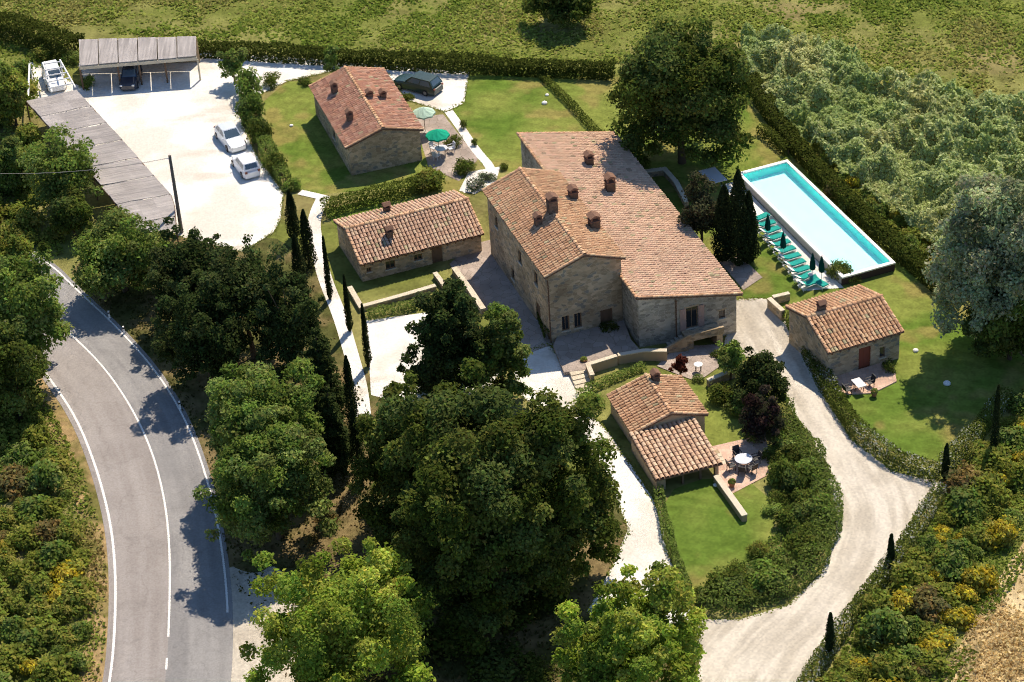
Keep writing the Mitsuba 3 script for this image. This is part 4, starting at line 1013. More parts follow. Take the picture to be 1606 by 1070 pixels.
def chair(label, p, face, bs='m_dark', grp=None):
    az = math.atan2(face[1] - p[1], face[0] - p[0]); fr = frame(p[:2], az, float(ground_z(p[0], p[1])) + .02); k = thing('garden_chair', label, 'chair', grp); w = .25
    part(k, 'seat', ply(MB(fr).box((-w, -w, .42), (w, w, .47)).done(), bs)); part(k, 'backrest', ply(MB(fr).hexa([(-w, -w - .02, .473), (w, -w - .02, .473), (w, -w + .03, .473), (-w, -w + .03, .473), (-w, -w - .12, .95), (w, -w - .12, .95), (w, -w - .07, .95), (-w, -w - .07, .95)]).done(), bs))
    for x in (-w + .03, w - .03):
        for y in (-w + .03, w - .03): part(k, 'leg', ply(MB(fr).box((x - .02, y - .02, 0), (x + .02, y + .02, .418)).done(), bs))
        part(k, 'armrest', ply(MB(fr).box((x - .03, -w, .66), (x + .03, w, .70)).done(), bs))


tb = table('round grey table on the terracotta patio', 1166, 719, .62, .74, 'm_table')
for i, a in enumerate((.3, 1.9, 3.5, 4.5, 5.3)):
    chair(['dark chair on the driveway side of the grey patio table', 'dark chair behind the grey patio table', 'dark chair on the cottage side of the grey patio table', 'dark chair in front of the grey patio table towards the wall', 'dark chair in front of the grey patio table towards the shrubs'][i], tb + [math.cos(a) * .95, math.sin(a) * .95, 0], tb, 'm_dark', 'chairs round the grey patio table')
tb = table('white table standing on the red tiled patio of the poolside cottage', 1347, 600, .55, .74, 'm_white', False)
for i, a in enumerate((.4, 3.5)): chair(['dark chair between white table and red door', 'dark chair at the hedge end of the white table'][i], tb + [math.cos(a) * .95, math.sin(a) * .95, 0], tb, 'm_dark', 'chairs at the white table')
tb = table('grey table just below the bright green parasol', 692, 232, .55, .74, 'm_table')
for i, a in enumerate((.4, 2.4, 4.2)): chair(['pale chair on the path side of the parasol table', 'pale chair on the cottage side of the parasol table', 'pale chair in front of the parasol table'][i], tb + [math.cos(a) * .9, math.sin(a) * .9, 0], tb, 'm_table', 'chairs at the parasol table')
table('small white table in the shade below the outside stair', 1095, 567, .33, .72, 'm_white')
k = table('pale blue rectangular table in the shade near the pool corner', 1118, 275, 1.2, .76, 'm_table', False)

# pots, stones
def pot(label, px, py, r=.24, h=.42):
    b = at(px, py); k = thing('flower_pot', label, 'flower pot', None); m = MB(); a = np.linspace(0, 2 * math.pi, 15)[:-1]; vs = []
    for z, q in ((0, .65), (h * .85, 1.0), (h * .86, 1.14), (h, 1.14), (h, .95), (h * .8, .9), (h * .8, .001)): vs.append(b + np.c_[np.cos(a) * r * q, np.sin(a) * r * q, np.full(14, z + .05)])
    f = [(i * 14 + j, i * 14 + (j + 1) % 14, (i + 1) * 14 + (j + 1) % 14, (i + 1) * 14 + j) for i in range(6) for j in range(14)]; part(k, 'body', ply((np.vstack(vs), f), 'm_terracotta', smooth=30))
    rng = np.random.default_rng(int(px)); d = rs(140, rng); d[:, 2] = np.abs(d[:, 2]); part(k, 'plant', leaf_ply([leaves(b + [0, 0, h] + d * r * 1.1, d + .4 * rng.normal(size=(140, 3)), .14, MID[rng.integers(4, size=140)], rng)]))


for l, x, y in (('terracotta pot at the end of the long white topped wall', 1148, 764), ('terracotta pot on the front edge of the poolside cottage patio', 1371, 622), ('terracotta pot beside the main terrace parapet', 916, 572)): pot(l, x, y)


def stone(label, px, py, r):
    b = at(px, py); m = trimesh.creation.icosphere(2, r); m.vertices *= [1, 1, .6]; m.vertices += .12 * r * (meshkit.noise(m.vertices * 6 / r * .3, 3)[:, None] - .5); m.apply_translation(b + [0, 0, r * .35]); single('pale_stone', ply(m, 'm_tarp', smooth=60), label, 'stone', 'small pale stones on the lawns')


for l, x, y, r in (('pale stone on the lawn east of the poolside cottage', 1436, 551, .22), ('pale stone at the edge of the big tree shadow on the pool lawn', 1485, 603, .28), ('pale round stone beside the long white topped wall', 1155, 796, .2), ('pale stone on the lawn left of the red roofed cottage', 457, 198, .18), ('pale stone by the box hedge on the back lawn', 854, 163, .26), ('smaller pale stone behind the other one near the box hedge', 858, 150, .18),
                   ('pale round stone at the top of the terrace steps', 896, 585, .3), ('pale stone at the porch corner of the small cottage', 1122, 762, .18)): stone(l, x, y, r)
# ------------------------------------------------------------------ trees
broadleaf('oak_tree', 'huge dark evergreen oak spreading below the main house', 772, 772, 160, 176, OAK * .9, 1, 110000, .31, 190, br=(.10, .19))
broadleaf('oak_tree', 'dark evergreen oak joined to the huge one on its road side', 650, 720, 98, 116, OAK * .85, 2, 32000, .30, 80, br=(.12, .21))
broadleaf('oak_tree', 'rounded olive green oak leaning against the tall dark dense tree', 786, 550, 46, 72, MID * .8, 3, 17000, .27, 54, br=(.17, .3), trunk=-.06)
broadleaf('evergreen_tree', 'tall dark dense tree in front of the flagstone court', 702, 536, 64, 88, PINE * 1.25, 4, 26000, .28, 90, br=(.13, .24), rough=.9, trunk=-.06)
broadleaf('ash_tree', 'bright green tree in the lower part beside the road apron', 545, 985, 132, 132, BRIGHT, 5, 46000, .28, 100, br=(.11, .2), rough=.85)
broadleaf('ash_tree', 'bright green tree at the bottom beside the gravel drive', 992, 1018, 108, 118, BRIGHT, 6, 40000, .28, 92, br=(.11, .2), rough=.85)
broadleaf('acacia_tree', 'feathery mid green tree overhanging the bend of the road', 412, 655, 95, 95, MID, 7, 30000, .28, 90, br=(.12, .22), rough=.8, trunk=.35)
broadleaf('acacia_tree', 'feathery green tree just below the other one on the roadside', 425, 745, 100, 92, MID, 8, 30000, .28, 90, br=(.12, .22), rough=.8, trunk=.35)
for i, (x, y, rx, ry, l) in enumerate(((295, 430, 64, 74, 'dark pine nearest the foot of the utility pole'), (385, 460, 76, 96, 'largest dark pine in the clump beside the road'), (452, 510, 58, 82, 'dark pine of the clump nearest the footpath'), (318, 515, 66, 80, 'low dark pine at the road edge of the clump'), (502, 585, 40, 74, 'slender dark pine between footpath and feathery trees'), (520, 670, 36, 70, 'slender dark pine farthest down the footpath'))):
    if i < 4: broadleaf('pine_tree', l, x, y, rx, ry, PINE * 1.15, 20 + i, 16000, .28, 60, group='dark pines between road and footpath', br=(.12, .24), rough=.95, trunk=.12); continue
    conifer('pine_tree', l, x, y, rx, ry, PINE, 20 + i, 11000 if rx > 50 else 6500, .28, 9, group='dark pines between road and footpath', feather=.8)
for i, (x, y, rx, ry, t, l) in enumerate(((186, 396, 74, 68, MID, 'leafy green tree between road and the long carport'), (98, 265, 58, 66, MID, 'leafy tree hanging over the edge of the long carport'), (40, 480, 66, 104, MID, 'big leafy tree at the left edge overhanging the road'), (14, 575, 58, 84, OAK, 'dark leafy tree at the left edge below the big one'), (14, 410, 36, 40, SCRUB, 'pale green tree at the left edge above the road end'), (14, 255, 28, 46, MID, 'green tree at the left edge beside the overhead wire'), (16, 150, 30, 42, SCRUB, 'pale green tree at the left edge beside the long carport end'), (112, 335, 34, 36, OAK, 'dark tree in the shade behind the leafy carport tree'))):
    broadleaf('roadside_tree', l, x, y, rx, ry, t, 40 + i, 17000 if rx > 60 else 8000, .30, 42)
broadleaf('garden_tree', 'great dark domed tree on the lawn behind the main house', 1068, 142, 104, 114, OAK, 60, 40000, .36, 75, br=(.16, .28))
broadleaf('willow_tree', 'grey green willow at the right edge beyond the pool lawn', 1568, 400, 92, 140, OLIVE * 1.6, 61, 40000, .32, 90, br=(.15, .28), rough=.8)
broadleaf('willow_tree', 'dark lower tree tucked under the grey green willow', 1588, 505, 62, 62, OAK * 1.1, 68, 20000, .32, 40)
broadleaf('field_tree', 'dark tree cut by the top edge of the meadow', 880, -8, 52, 46, OAK * .8, 62, 9000, .4, 30)
broadleaf('garden_tree', 'small tree standing at the corner of the car park behind the bushes', 365, 100, 24, 28, MID, 63, 2600, .28, 16)
broadleaf('garden_tree', 'slim young tree at the back corner of the red roofed cottage', 520, 92, 15, 26, MID, 64, 1500, .26, 12)
broadleaf('olive_tree', 'brownish olive tree beside the pool cypresses', 1100, 330, 36, 56, np.array([(.075, .08, .04), (.09, .085, .045)]), 65, 6000, .25, 24)
broadleaf('pine_bush', 'upright bushy pine beside the driveway behind the small cottage', 1192, 592, 42, 46, np.array([(.05, .07, .022), (.06, .08, .025)]), 66, 8000, .24, 26, rough=.9)
broadleaf('garden_tree', 'dark purple leaved small tree beside the driveway', 1196, 650, 34, 40, PURPLE, 67, 5500, .24, 22)
broadleaf('garden_tree', 'small red leaved tree in the yard below the outside stair', 1067, 572, 14, 19, MAPLE, 68, 1300, .2, 10)
broadleaf('garden_tree', 'round light green tree at the corner of the main house by the yard', 1145, 562, 24, 28, MID * 1.2, 69, 2600, .24, 16)
for i, (tx, ty, bx, by, w, l) in enumerate(((1148, 268, 1158, 415, 1.05, 'tallest broad cypress between main house and pool'), (1172, 302, 1174, 412, .8, 'second broad cypress at the edge of the pool deck'), (1128, 292, 1136, 408, .95, 'broad cypress behind the tallest one'))): cypress(l, tx, ty, bx, by, w, 80 + i, 'cypresses by the pool', 7500, size=.2)
for i, (tx, ty, bx, by, w, l) in enumerate(((508, 372, 518, 470, .22, 'thin cypress first along the footpath beside the long cottage'), (541, 432, 549, 520, .24, 'thin cypress second along the footpath'), (566, 478, 578, 575, .25, 'thin cypress third along the footpath at the white court corner'))): cypress(l, tx, ty, bx, by, w, 90 + i, 'thin cypresses along the footpath', 2200)
for i, (tx, ty, bx, by, w, l) in enumerate(((1566, 606, 1558, 715, .3, 'tall thin cypress on the drive hedge nearest the willow'), (1487, 698, 1482, 752, .26, 'thin cypress at the corner where two hedges meet'), (1401, 840, 1396, 890, .24, 'thin cypress halfway down the drive hedge'), (1307, 963, 1301, 1028, .3, 'thin cypress lowest on the drive hedge'))): cypress(l, tx, ty, bx, by, w, 100 + i, 'thin cypresses along the drive hedge', 2200)
for i, (tx, ty, bx, by, w, l) in enumerate(((452, 300, 462, 375, .55, 'stout cypress at the head of the footpath, nearer the car park'), (476, 330, 486, 420, .6, 'stout cypress at the head of the footpath, nearer the pines'), (462, 370, 474, 470, .6, 'stout cypress below the two at the footpath head'))): cypress(l, tx, ty, bx, by, w, 110 + i, 'stout cypresses beside the footpath', 4200)
for i, (tx, ty, bx, by, w, l) in enumerate(((548, 560, 556, 680, .5, 'dark cypress at the lower end of the footpath, upper one'), (560, 640, 566, 760, .55, 'dark cypress at the lower end of the footpath, lower one'))): cypress(l, tx, ty, bx, by, w, 115 + i, 'dark cypresses at the lower footpath', 3600)

# ------------------------------------------------------------------ hedges
hedge('hedge', 'long dark hedge along the back of the car park and lawns', [(310, 86), (420, 92), (520, 99), (640, 106), (760, 113), (965, 121)], 1.35, 1.5, HEDGE * .62, 1, 90, .26)
hedge('hedge', 'dark hedge in the far left corner behind the carport', [(-20, 52), (40, 62), (90, 80), (122, 92)], 2.0, 2.4, HEDGE * .6, 2, 75, .28)
hedge('hedge', 'tall dark hedge between pool lawn and the reed bed', [(1168, 118), (1205, 180), (1262, 255), (1330, 325), (1420, 410), (1500, 478)], 1.25, 1.35, HEDGE * .7, 3, 95, .24)
hedge('hedge', 'clipped hedge in the shade behind the long cottage', [(508, 338), (560, 322), (625, 308), (690, 292)], 1.25, 1.2, HEDGE * 1.15, 4, 95, .2)
hedge('hedge', 'low box hedge dividing the two back lawns', [(848, 122), (885, 155), (925, 200), (945, 218)], .6, .6, HEDGE * .95, 5, 120, .16)
hedge('hedge', 'rounded dark hedge running from the box hedge to the shade', [(948, 222), (985, 246), (1012, 268)], 1.0, 1.2, HEDGE * .8, 6, 95, .2)
hedge('hedge', 'short dark hedge at the far end of the pool', [(1192, 208), (1212, 222), (1238, 246)], .9, .8, HEDGE * .8, 7, 100, .2)
hedge('flowering_hedge', 'white flowering hedge between driveway and poolside cottage lawn', [(1268, 555), (1292, 600), (1315, 640), (1350, 690), (1405, 730), (1472, 752)], 1.05, 1.15, HEDGE, 8, 120, .17, fleck=(.36, (.55, .56, .48)))
hedge('flowering_hedge', 'pale flowering hedge curling up towards the tall thin cypress', [(1480, 738), (1515, 705), (1545, 670), (1580, 625)], 1.1, 1.1, HEDGE * 1.1, 9, 115, .17, fleck=(.3, (.50, .52, .40)))
hedge('flowering_hedge', 'white flowering hedge along the outer side of the drive', [(1475, 775), (1435, 840), (1395, 895), (1345, 955), (1305, 1015), (1268, 1070), (1240, 1130)], .9, 1.0, HEDGE * 1.1, 10, 115, .17, fleck=(.42, (.55, .56, .50)))
hedge('hedge', 'leafy planting hugging the inner edge of the drive bend', [(1214, 640), (1240, 672), (1272, 715), (1296, 775), (1299, 830), (1280, 880), (1238, 922), (1165, 948), (1095, 945)], .95, 1.7, MID * .8, 17, 85, .2, lump=.55)
hedge('hedge', 'low curving hedge round the lane side of the small cottage lawn', [(1032, 772), (1040, 815), (1055, 870), (1080, 930)], .7, .65, MID, 11, 120, .17, lump=.3)
hedge('hedge', 'low hedge under the long cottage lawn wall', [(576, 500), (610, 494), (655, 482)], .7, .7, MID * .9, 12, 110, .18)
hedge('hedge', 'dark low planting at the shaded foot of the main house wall', [(862, 535), (842, 478), (828, 445)], .8, .7, OAK * .8, 13, 90, .2)
hedge('hedge', 'dark planting in the shade along the poolside cottage wall', [(1232, 498), (1255, 535), (1288, 590)], .7, .7, OAK * .9, 14, 90, .2)
hedge('hedge', 'low green border beneath the terrace parapet', [(908, 622), (940, 606), (985, 588), (1010, 578)], .5, .8, MID * 1.1, 15, 100, .18, lump=.35)
hedge('hedge', 'leafy border between car park and cottage lawn', [(398, 180), (408, 215), (425, 255), (450, 292)], 1.1, 1.1, MID * .9, 16, 90, .22, lump=.4)

# ------------------------------------------------------------------ garden bushes, each its own
GB = [
    ('round bush at the far corner of the cottage lawn', 426, 125, 19, 'hedge', HEDGE, 1.0), ('big bush beside the small tree at the car park', 386, 138, 29, 'mid', MID, 1.7), ('bush between the silver car and the cottage lawn', 393, 172, 29, 'mid', MID, 1.6), ('dark bush behind the silver car', 404, 208, 26, 'oak', OAK, 1.5),
    ('bush at the lower end of the border by the pale hatchback', 428, 258, 25, 'hedge', HEDGE, 1.3), ('clipped bush where the footpath begins', 458, 290, 18, 'mid', MID, .9), ('low square hedge bush behind the cottage lawn corner', 478, 128, 15, 'oak', OAK, .7),
    ('light green dome bush at the end of the clipped hedge', 672, 285, 36, 'scrub', SCRUB * .8, .8), ('dark bush on the terrace under the green parasol', 728, 262, 22, 'oak', OAK, .9), ('bush at the path side of the green parasol', 712, 222, 17, 'hedge', HEDGE, .9), ('whitish flowering bush by the long cottage end', 745, 290, 20, 'blossom', BLOSSOM, .8), ('second whitish flowering bush nearer the main house', 765, 275, 17, 'blossom', BLOSSOM, .8),
    ('dark bush in front of the dark green car', 640, 152, 10, 'oak', OAK, .8), ('small upright shrub on the lawn side of the path, upper', 727, 196, 8, 'oak', OAK, 2.0), ('small upright shrub on the lawn side of the path, lower', 744, 224, 7, 'oak', OAK, 1.8), ('bush at the far corner of the main house', 790, 262, 11, 'hedge', HEDGE, .9),
    ('big bush between poolside cottage and pool', 1318, 425, 23, 'oak', OAK * 1.1, 1.1), ('smaller pale bush beside the big pool bush', 1338, 438, 14, 'scrub', SCRUB, .8),
    ('climbing bush at the right corner of the poolside cottage wall', 1394, 575, 14, 'oak', OAK, 1.6), ('climbing bush at the left corner of the poolside cottage front', 1304, 578, 12, 'hedge', HEDGE, 1.8),
    ('bright green bush at the head of the low terrace border', 924, 632, 27, 'mid', MID * 1.2, .8), ('small bush on the white lane opposite the border', 868, 634, 13, 'scrub', SCRUB * .8, 1.0),
    ('long dark bush behind the small cottage', 1135, 618, 30, 'hedge', HEDGE * .9, .9), ('green bush next to the purple leaved tree', 1160, 632, 28, 'mid', MID, .9), ('bush beside the chimney end of the small cottage', 1095, 592, 12, 'mid', MID, 1.0), ('dark bush in shade behind the grey patio table', 1185, 680, 25, 'oak', OAK, .9),
    ('round dark bush at the corner of the terracotta patio', 1232, 750, 37, 'oak', OAK * 1.2, 1.2), ('bush on the island where it meets the drive bend', 1270, 740, 33, 'mid', MID, .9), ('bush on the upper island next to the purple tree', 1232, 695, 28, 'mid', MID, .9), ('long green bush on the outer edge of the island', 1288, 800, 34, 'mid', MID, .9),
    ('dark bush in the middle of the island', 1240, 815, 36, 'oak', OAK * 1.2, .9), ('bright bush at the lawn side of the island', 1212, 800, 18, 'mid', MID * 1.25, .8), ('green bush on the lower island edge', 1258, 862, 40, 'hedge', HEDGE * 1.2, .8), ('leafy bush at the low tip of the island', 1205, 905, 44, 'mid', MID, .75), ('dark bush at the tip of the rounded lawn', 1135, 920, 42, 'oak', OAK * 1.2, .75), ('green bush on the island between tip and middle', 1190, 865, 26, 'scrub', SCRUB * .75, .8), ('bush at the lowest end of the island hedge', 1092, 935, 24, 'hedge', HEDGE, .8),
    ('dark bush filling the island next to the round patio bush', 1262, 782, 26, 'oak', OAK * 1.1, 0.9),
    ('low bush on the island above the two middle bushes', 1222, 782, 20, 'hedge', HEDGE, 0.9),
    ('deep green bush between the island middle and its outer edge', 1270, 838, 28, 'oak', OAK * 1.1, 0.8),
    ('bush on the island just above the leafy tip bush', 1222, 878, 30, 'mid', MID * .85, 0.8),
    ('dark bush between island tip and low end', 1165, 932, 30, 'oak', OAK * 1.1, 0.7),
    ('bush at the lawn corner beneath the island tip', 1160, 895, 26, 'hedge', HEDGE, 0.75),
    ('green bush at the top of the island under the upright pine', 1215, 668, 24, 'hedge', HEDGE, 1.0),
    ('bush between purple tree and patio chairs', 1212, 712, 20, 'oak', OAK, 0.9),
    ('bush on the island beside the drive narrows', 1252, 710, 24, 'hedge', HEDGE, 0.9),
    ('dark bush at the foot of the tall dark dense tree', 690, 612, 30, 'oak', OAK, 1.1), ('dark bush under the rounded olive green oak', 785, 610, 26, 'oak', OAK, 1.1),
    ('dark climbing bush on the main terrace by the wall', 955, 515, 18, 'oak', OAK * .8, 1.0), ('leafy bush beside the door on the main terrace', 938, 505, 13, 'oak', OAK * .9, 1.6), ('dark bush at the foot of the outside stair', 1125, 545, 13, 'oak', OAK, 1.0),
    ('bush beside the far end of the long carport', 140, 128, 14, 'mid', MID, 1.2), ('tall bush between long carport and wooden carport', 112, 92, 20, 'mid', MID, 1.0), ('pale bush at the corner of the bare carport frame', 62, 86, 20, 'scrub', SCRUB, .9), ('dry reddish bush below the feathery trees', 515, 818, 22, 'rust', RUST, 1.2), ('second dry reddish bush deeper under the huge oak', 485, 850, 17, 'rust', RUST, 1.0),
]
for i, (l, x, y, r, tn, t, hs) in enumerate(GB):
    bush(l, x, y, r, tn + str(int(t[0, 1] * 1e4)), t, i, hs, None, size=.16, n=1500 if r > 20 else 900)
# dark undergrowth below the huge oak
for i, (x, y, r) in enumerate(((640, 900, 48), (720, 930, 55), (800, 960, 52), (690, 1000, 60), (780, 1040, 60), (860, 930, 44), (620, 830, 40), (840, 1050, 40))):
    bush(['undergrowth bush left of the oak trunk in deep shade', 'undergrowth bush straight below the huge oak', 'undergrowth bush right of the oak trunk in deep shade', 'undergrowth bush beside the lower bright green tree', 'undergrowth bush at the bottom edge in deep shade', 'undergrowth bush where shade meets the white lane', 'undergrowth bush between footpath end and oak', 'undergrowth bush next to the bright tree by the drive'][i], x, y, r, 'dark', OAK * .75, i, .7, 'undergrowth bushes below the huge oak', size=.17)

# ------------------------------------------------------------------ scrub
def in_px(poly, n, rng, gap=0):
    P = Polygon(poly); x0, y0, x1, y1 = P.bounds; out = []
    while len(out) < n:
        p = rng.uniform((x0, y0), (x1, y1))
        if P.contains(Point(p)) and all((p[0] - q[0]) ** 2 + (p[1] - q[1]) ** 2 > gap * gap for q in out): out.append(p)
        else: gap *= .999
    return out


KINDS = [('green', SCRUB), ('deep', MID), ('rusty', RUST), ('yellow', BROOM)]


ORDN = ['first', 'second', 'third', 'fourth', 'fifth', 'sixth', 'seventh', 'eighth', 'ninth', 'tenth', 'eleventh', 'twelfth', 'thirteenth', 'fourteenth', 'fifteenth', 'sixteenth']


def scrub(pts, where, seed, mixp, rr, band):
    rng = np.random.default_rng(seed); y0 = min(p[1] for p in pts); rows = {}
    for p in pts: rows.setdefault(int((p[1] - y0) // band), []).append(p)
    for i, r in enumerate(sorted(rows)):
        for j, (x, y) in enumerate(sorted(map(tuple, rows[r]))):
            nm, t = KINDS[rng.choice(4, p=mixp)]; w = {'green': 'pale green scrub bush', 'deep': 'deep green scrub bush', 'rusty': 'rust tinged scrub bush', 'yellow': 'yellow flowering broom bush'}[nm]
            bush(f'{w}, {ORDN[i]} row, {ORDN[j]} from left in the {where}', x, y, rng.uniform(*rr), 'scrub_' + nm, t, int(rng.integers(3)), rng.uniform(.55, 1.25), f'bushes in the {where}', 'bush', 'broom_bush' if nm == 'yellow' else 'scrub_bush', .2, 1100, 3)


rng = np.random.default_rng(9)
scrub(in_px([(-20, 600), (36, 590), (76, 690), (112, 790), (130, 900), (126, 1100), (-20, 1100)], 62, rng, 30), 'roadside thicket on the left', 1, [.56, .27, .05, .12], (13, 42), 62)
scrub(in_px([(1640, 600), (1600, 640), (1560, 690), (1510, 745), (1470, 830), (1420, 900), (1370, 965), (1320, 1040), (1290, 1110), (1440, 1110), (1492, 990), (1552, 880), (1605, 800)], 92, rng, 26), 'thicket outside the drive hedge', 2, [.44, .22, .08, .26], (13, 44), 52)
scrub(in_px([(1240, 210), (1300, 255), (1400, 330), (1490, 420), (1480, 450), (1400, 380), (1290, 290)], 26, rng, 14), 'strip beside the reed bed', 3, [.4, .3, .12, .18], (13, 22), 40)
scrub(in_px([(-20, 90), (40, 95), (50, 200), (60, 320), (100, 400), (-20, 360)], 22, rng, 24), 'corner beyond the long carport', 4, [.5, .5, 0, 0], (18, 30), 60)

# meadow, reeds and ground cover: too many to count
def scatter(name, label, cat, poly, n, size, tones, seed, hgt=0.25, up=.4, clump=0.0, blade=None):
    rng = np.random.default_rng(seed); q = np.array([at(*p)[:2] for p in poly]); P = Polygon(q); x0, y0, x1, y1 = P.bounds; pts = rng.uniform((x0, y0), (x1, y1), (int(n * (x1 - x0) * (y1 - y0) / P.area), 2))
    import shapely
    pts = pts[shapely.contains_xy(P, pts[:, 0], pts[:, 1])]; n = len(pts)
    w = meshkit.fbm(np.c_[pts * .35, np.full(n, seed)], 4); w2 = meshkit.fbm(np.c_[pts * .09, np.full(n, seed + 5)], 3)
    keep = rng.random(n) < np.clip(.25 + 3.0 * (w - .36), .08, 1); pts, w, w2 = pts[keep], w[keep], w2[keep]; n = len(pts)
    z = ground_z(pts[:, 0], pts[:, 1]); col = tones[np.clip((w2 - .25) * 2 * len(tones) + rng.normal(size=n) * .6, 0, len(tones) - 1).astype(int)] * rng.uniform(.65, 1.35, (n, 1))
    if blade is None:
        c = np.c_[pts, z + hgt * (.2 + 1.6 * np.clip(w - .3, 0, 1)) * rng.uniform(.5, 1.4, n)]; r = leaves(c, np.array([0, 0, up]) + rng.normal(size=(n, 3)) * .6, size, col, rng)
    else:
        h = blade * (.35 + 1.5 * np.clip(w - .28, 0, .8)) * rng.uniform(.7, 1.3, n); a = rng.random(n) * 6.283; d = np.c_[np.cos(a), np.sin(a), np.zeros(n)]; s = np.c_[-d[:, 1], d[:, 0], d[:, 2]] * (size * .5)
        b = np.c_[pts, z]; lean = rng.uniform(.15, .75, n)[:, None]
        p1 = b + d * (h * .25)[:, None] * lean + np.c_[np.zeros((n, 2)), h * .6]; p2 = b + d * (h * .95)[:, None] * lean + np.c_[np.zeros((n, 2)), h * .92]
        v = np.stack([b - s * .6, b + s * .6, p1 + s, p1 - s, p2], 1).reshape(-1, 3); k = np.arange(n)[:, None] * 5; f = np.concatenate([k + [0, 1, 2], k + [0, 2, 3], k + [3, 2, 4]], 1).reshape(-1, 3); r = (v, f, np.repeat(col, 5, 0))
    single(name, leaf_ply([r]), label, cat, kind='stuff')


REED = np.array([(.115, .145, .062), (.135, .165, .08), (.155, .18, .10), (.11, .135, .06), (.17, .18, .10)]) * 1.45 * np.array((1.25, 1.25, 1.1)) * np.array((1.3, 1.25, 1.2))
MEADOW = np.array([(.10, .125, .028), (.13, .15, .04), (.16, .165, .05), (.17, .15, .062), (.19, .135, .075)]) * 1.15 * np.array((1.3, 1.35, 1.0)) * np.array((1.25, 1.3, 1.3))
def scrub_bed(name, label, cat, poly, n, size, tones, seed, h0, h1, cell):
    """one lumpy mass of leaves over a thicket too dense to count"""
    rng = np.random.default_rng(seed); P = Polygon(np.array([at(*p)[:2] for p in poly])).buffer(.6); x0, y0, x1, y1 = P.bounds; pts = rng.uniform((x0, y0), (x1, y1), (int(n * (x1 - x0) * (y1 - y0) / P.area), 2))
    pts = pts[shapely.contains_xy(P, pts[:, 0], pts[:, 1])]; n = len(pts)
    def hf(q):
        w = q + .9 * (meshkit.noise(np.c_[q * .5, np.full(len(q), 4.0)], seed)[:, None] - .5)
        a = 1 - np.abs(2 * meshkit.fbm(np.c_[w / cell, np.full(len(q), seed * 1.0)], 2, seed) - 1) * 2.2; b = meshkit.fbm(np.c_[q / (cell * .36), np.full(len(q), 9.0)], 2, seed + 3)
        return np.clip(h0 + h1 * (.62 * a + .55 * b - .3), .15, None)
    h = hf(pts); e = .12; g = np.c_[(hf(pts + [e, 0]) - h) / e, (hf(pts + [0, e]) - h) / e]; nr = np.c_[-g * .8, np.ones(n)]
    w2 = meshkit.fbm(np.c_[pts * .22, np.full(n, seed + 5.0)], 3); col = tones[np.clip((w2 - .25) * 2 * len(tones) + rng.normal(size=n) * .8, 0, len(tones) - 1).astype(int)] * rng.uniform(.6, 1.4, (n, 1))
    c = np.c_[pts, h * rng.uniform(.8, 1.05, n) + rng.normal(size=n) * .06]
    single(name, leaf_ply([leaves(c, nr / np.linalg.norm(nr, axis=1, keepdims=True) + .65 * rng.normal(size=(n, 3)), size, col, rng)]), label, cat, kind='stuff')


scrub_bed('thicket', 'dense grey green leafy scrub filling the ground beyond the pool hedge', 'scrub', [(1172, 70), (1290, 90), (1420, 150), (1640, 180), (1640, 400), (1520, 440), (1440, 370), (1320, 270), (1235, 195), (1185, 130)], 95000, .34, REED * 1.4, 1, .5, 2.6, 2.6)
scatter('meadow_grass', 'ragged green and brown grass and weeds of the back meadow', 'grass', [(-60, -60), (1700, -60), (1700, 190), (1420, 145), (1290, 85), (1160, 66), (960, 100), (640, 92), (310, 66), (120, 48), (-60, 40)], 70000, .42, MEADOW[[0, 1, 2, 1, 3]] * 1.1, 2, .2, up=1.1)
scatter('meadow_grass', 'weedy grass of the left corner beside the carport trees', 'grass', [(-60, 40), (120, 60), (60, 100), (60, 200), (110, 340), (100, 400), (-60, 420)], 9000, .36, MEADOW[:3], 3, .2, up=1.0)
scatter('ground_cover', 'low weeds growing between the bushes of the roadside thicket', 'weeds', [(-60, 560), (30, 560), (90, 660), (130, 740), (160, 830), (168, 900), (166, 1000), (150, 1120), (-60, 1120)], 15000, .30, np.vstack([MEADOW, RUST[:1] * .9]), 4, .28)
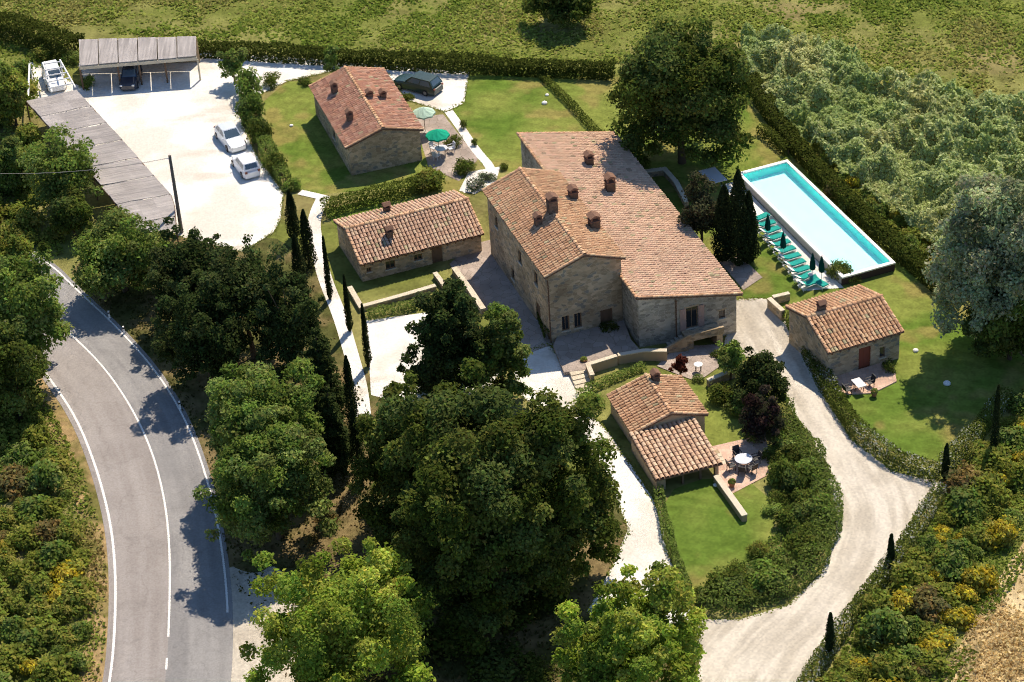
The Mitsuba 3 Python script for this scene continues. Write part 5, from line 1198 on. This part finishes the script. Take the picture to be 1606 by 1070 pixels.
scatter('ground_cover', 'low weeds growing between the bushes outside the drive hedge', 'weeds', [(1660, 580), (1590, 640), (1500, 740), (1440, 860), (1330, 1000), (1270, 1120), (1500, 1120), (1560, 960), (1660, 820)], 17000, .30, MEADOW, 5, .28)
scatter('dry_grass', 'dry straw coloured grass in the lower right corner', 'grass', [(1680, 830), (1606, 850), (1545, 940), (1485, 1050), (1470, 1120), (1680, 1120)], 9000, .30, np.array([(.66, .52, .26), (.74, .60, .32), (.56, .43, .21), (.46, .40, .17)]), 6, .3)
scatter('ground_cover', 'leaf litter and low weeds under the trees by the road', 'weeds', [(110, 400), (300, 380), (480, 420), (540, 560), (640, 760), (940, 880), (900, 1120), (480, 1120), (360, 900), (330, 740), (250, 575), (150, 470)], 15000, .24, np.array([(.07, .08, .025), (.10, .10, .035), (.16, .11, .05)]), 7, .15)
scatter('ground_cover', 'low green planting covering the island between the bushes', 'weeds', [(1215, 655), (1262, 690), (1305, 770), (1310, 830), (1285, 895), (1235, 945), (1160, 965), (1085, 950), (1100, 925), (1180, 880), (1225, 820), (1205, 740), (1215, 700)], 7000, .24, MID, 8, .35)


def edge_weeds(label, polys, n, seed):
    """weeds creeping over the borders of gravel and lawn"""
    rng = np.random.default_rng(seed); lines = [LineString(r.coords) for p in polys for g in geoms(p) for r in [g.exterior]]; L = np.array([l.length for l in lines]); P_ = []
    for k in rng.choice(len(lines), n, p=L / L.sum()):
        q = lines[k].interpolate(rng.random() * L[k]); P_.append((q.x, q.y))
    P_ = np.array(P_); w = meshkit.fbm(np.c_[P_ * .7, np.full(n, 3.0)], 3); P_ += rng.normal(size=(n, 2)) * (.06 + .3 * np.clip(w - .35, 0, 1))[:, None]
    ok = (rng.random(n) < .3 + 1.2 * w); P_ = P_[ok]; n = len(P_)
    col = MEADOW[rng.integers(4, size=n)] * rng.uniform(.55, 1.1, (n, 1))
    single('edge_weeds', leaf_ply([leaves(np.c_[P_, ground_z(P_[:, 0], P_[:, 1]) + .05 + .03 * rng.random(n)], np.array([0, 0, 1.6]) + .4 * rng.normal(size=(n, 3)), .15, col, rng)]), label, 'weeds', kind='stuff')


edge_weeds('weeds creeping over the borders of gravel, drive and lawns', [lot, drive, west], 10500, 12)
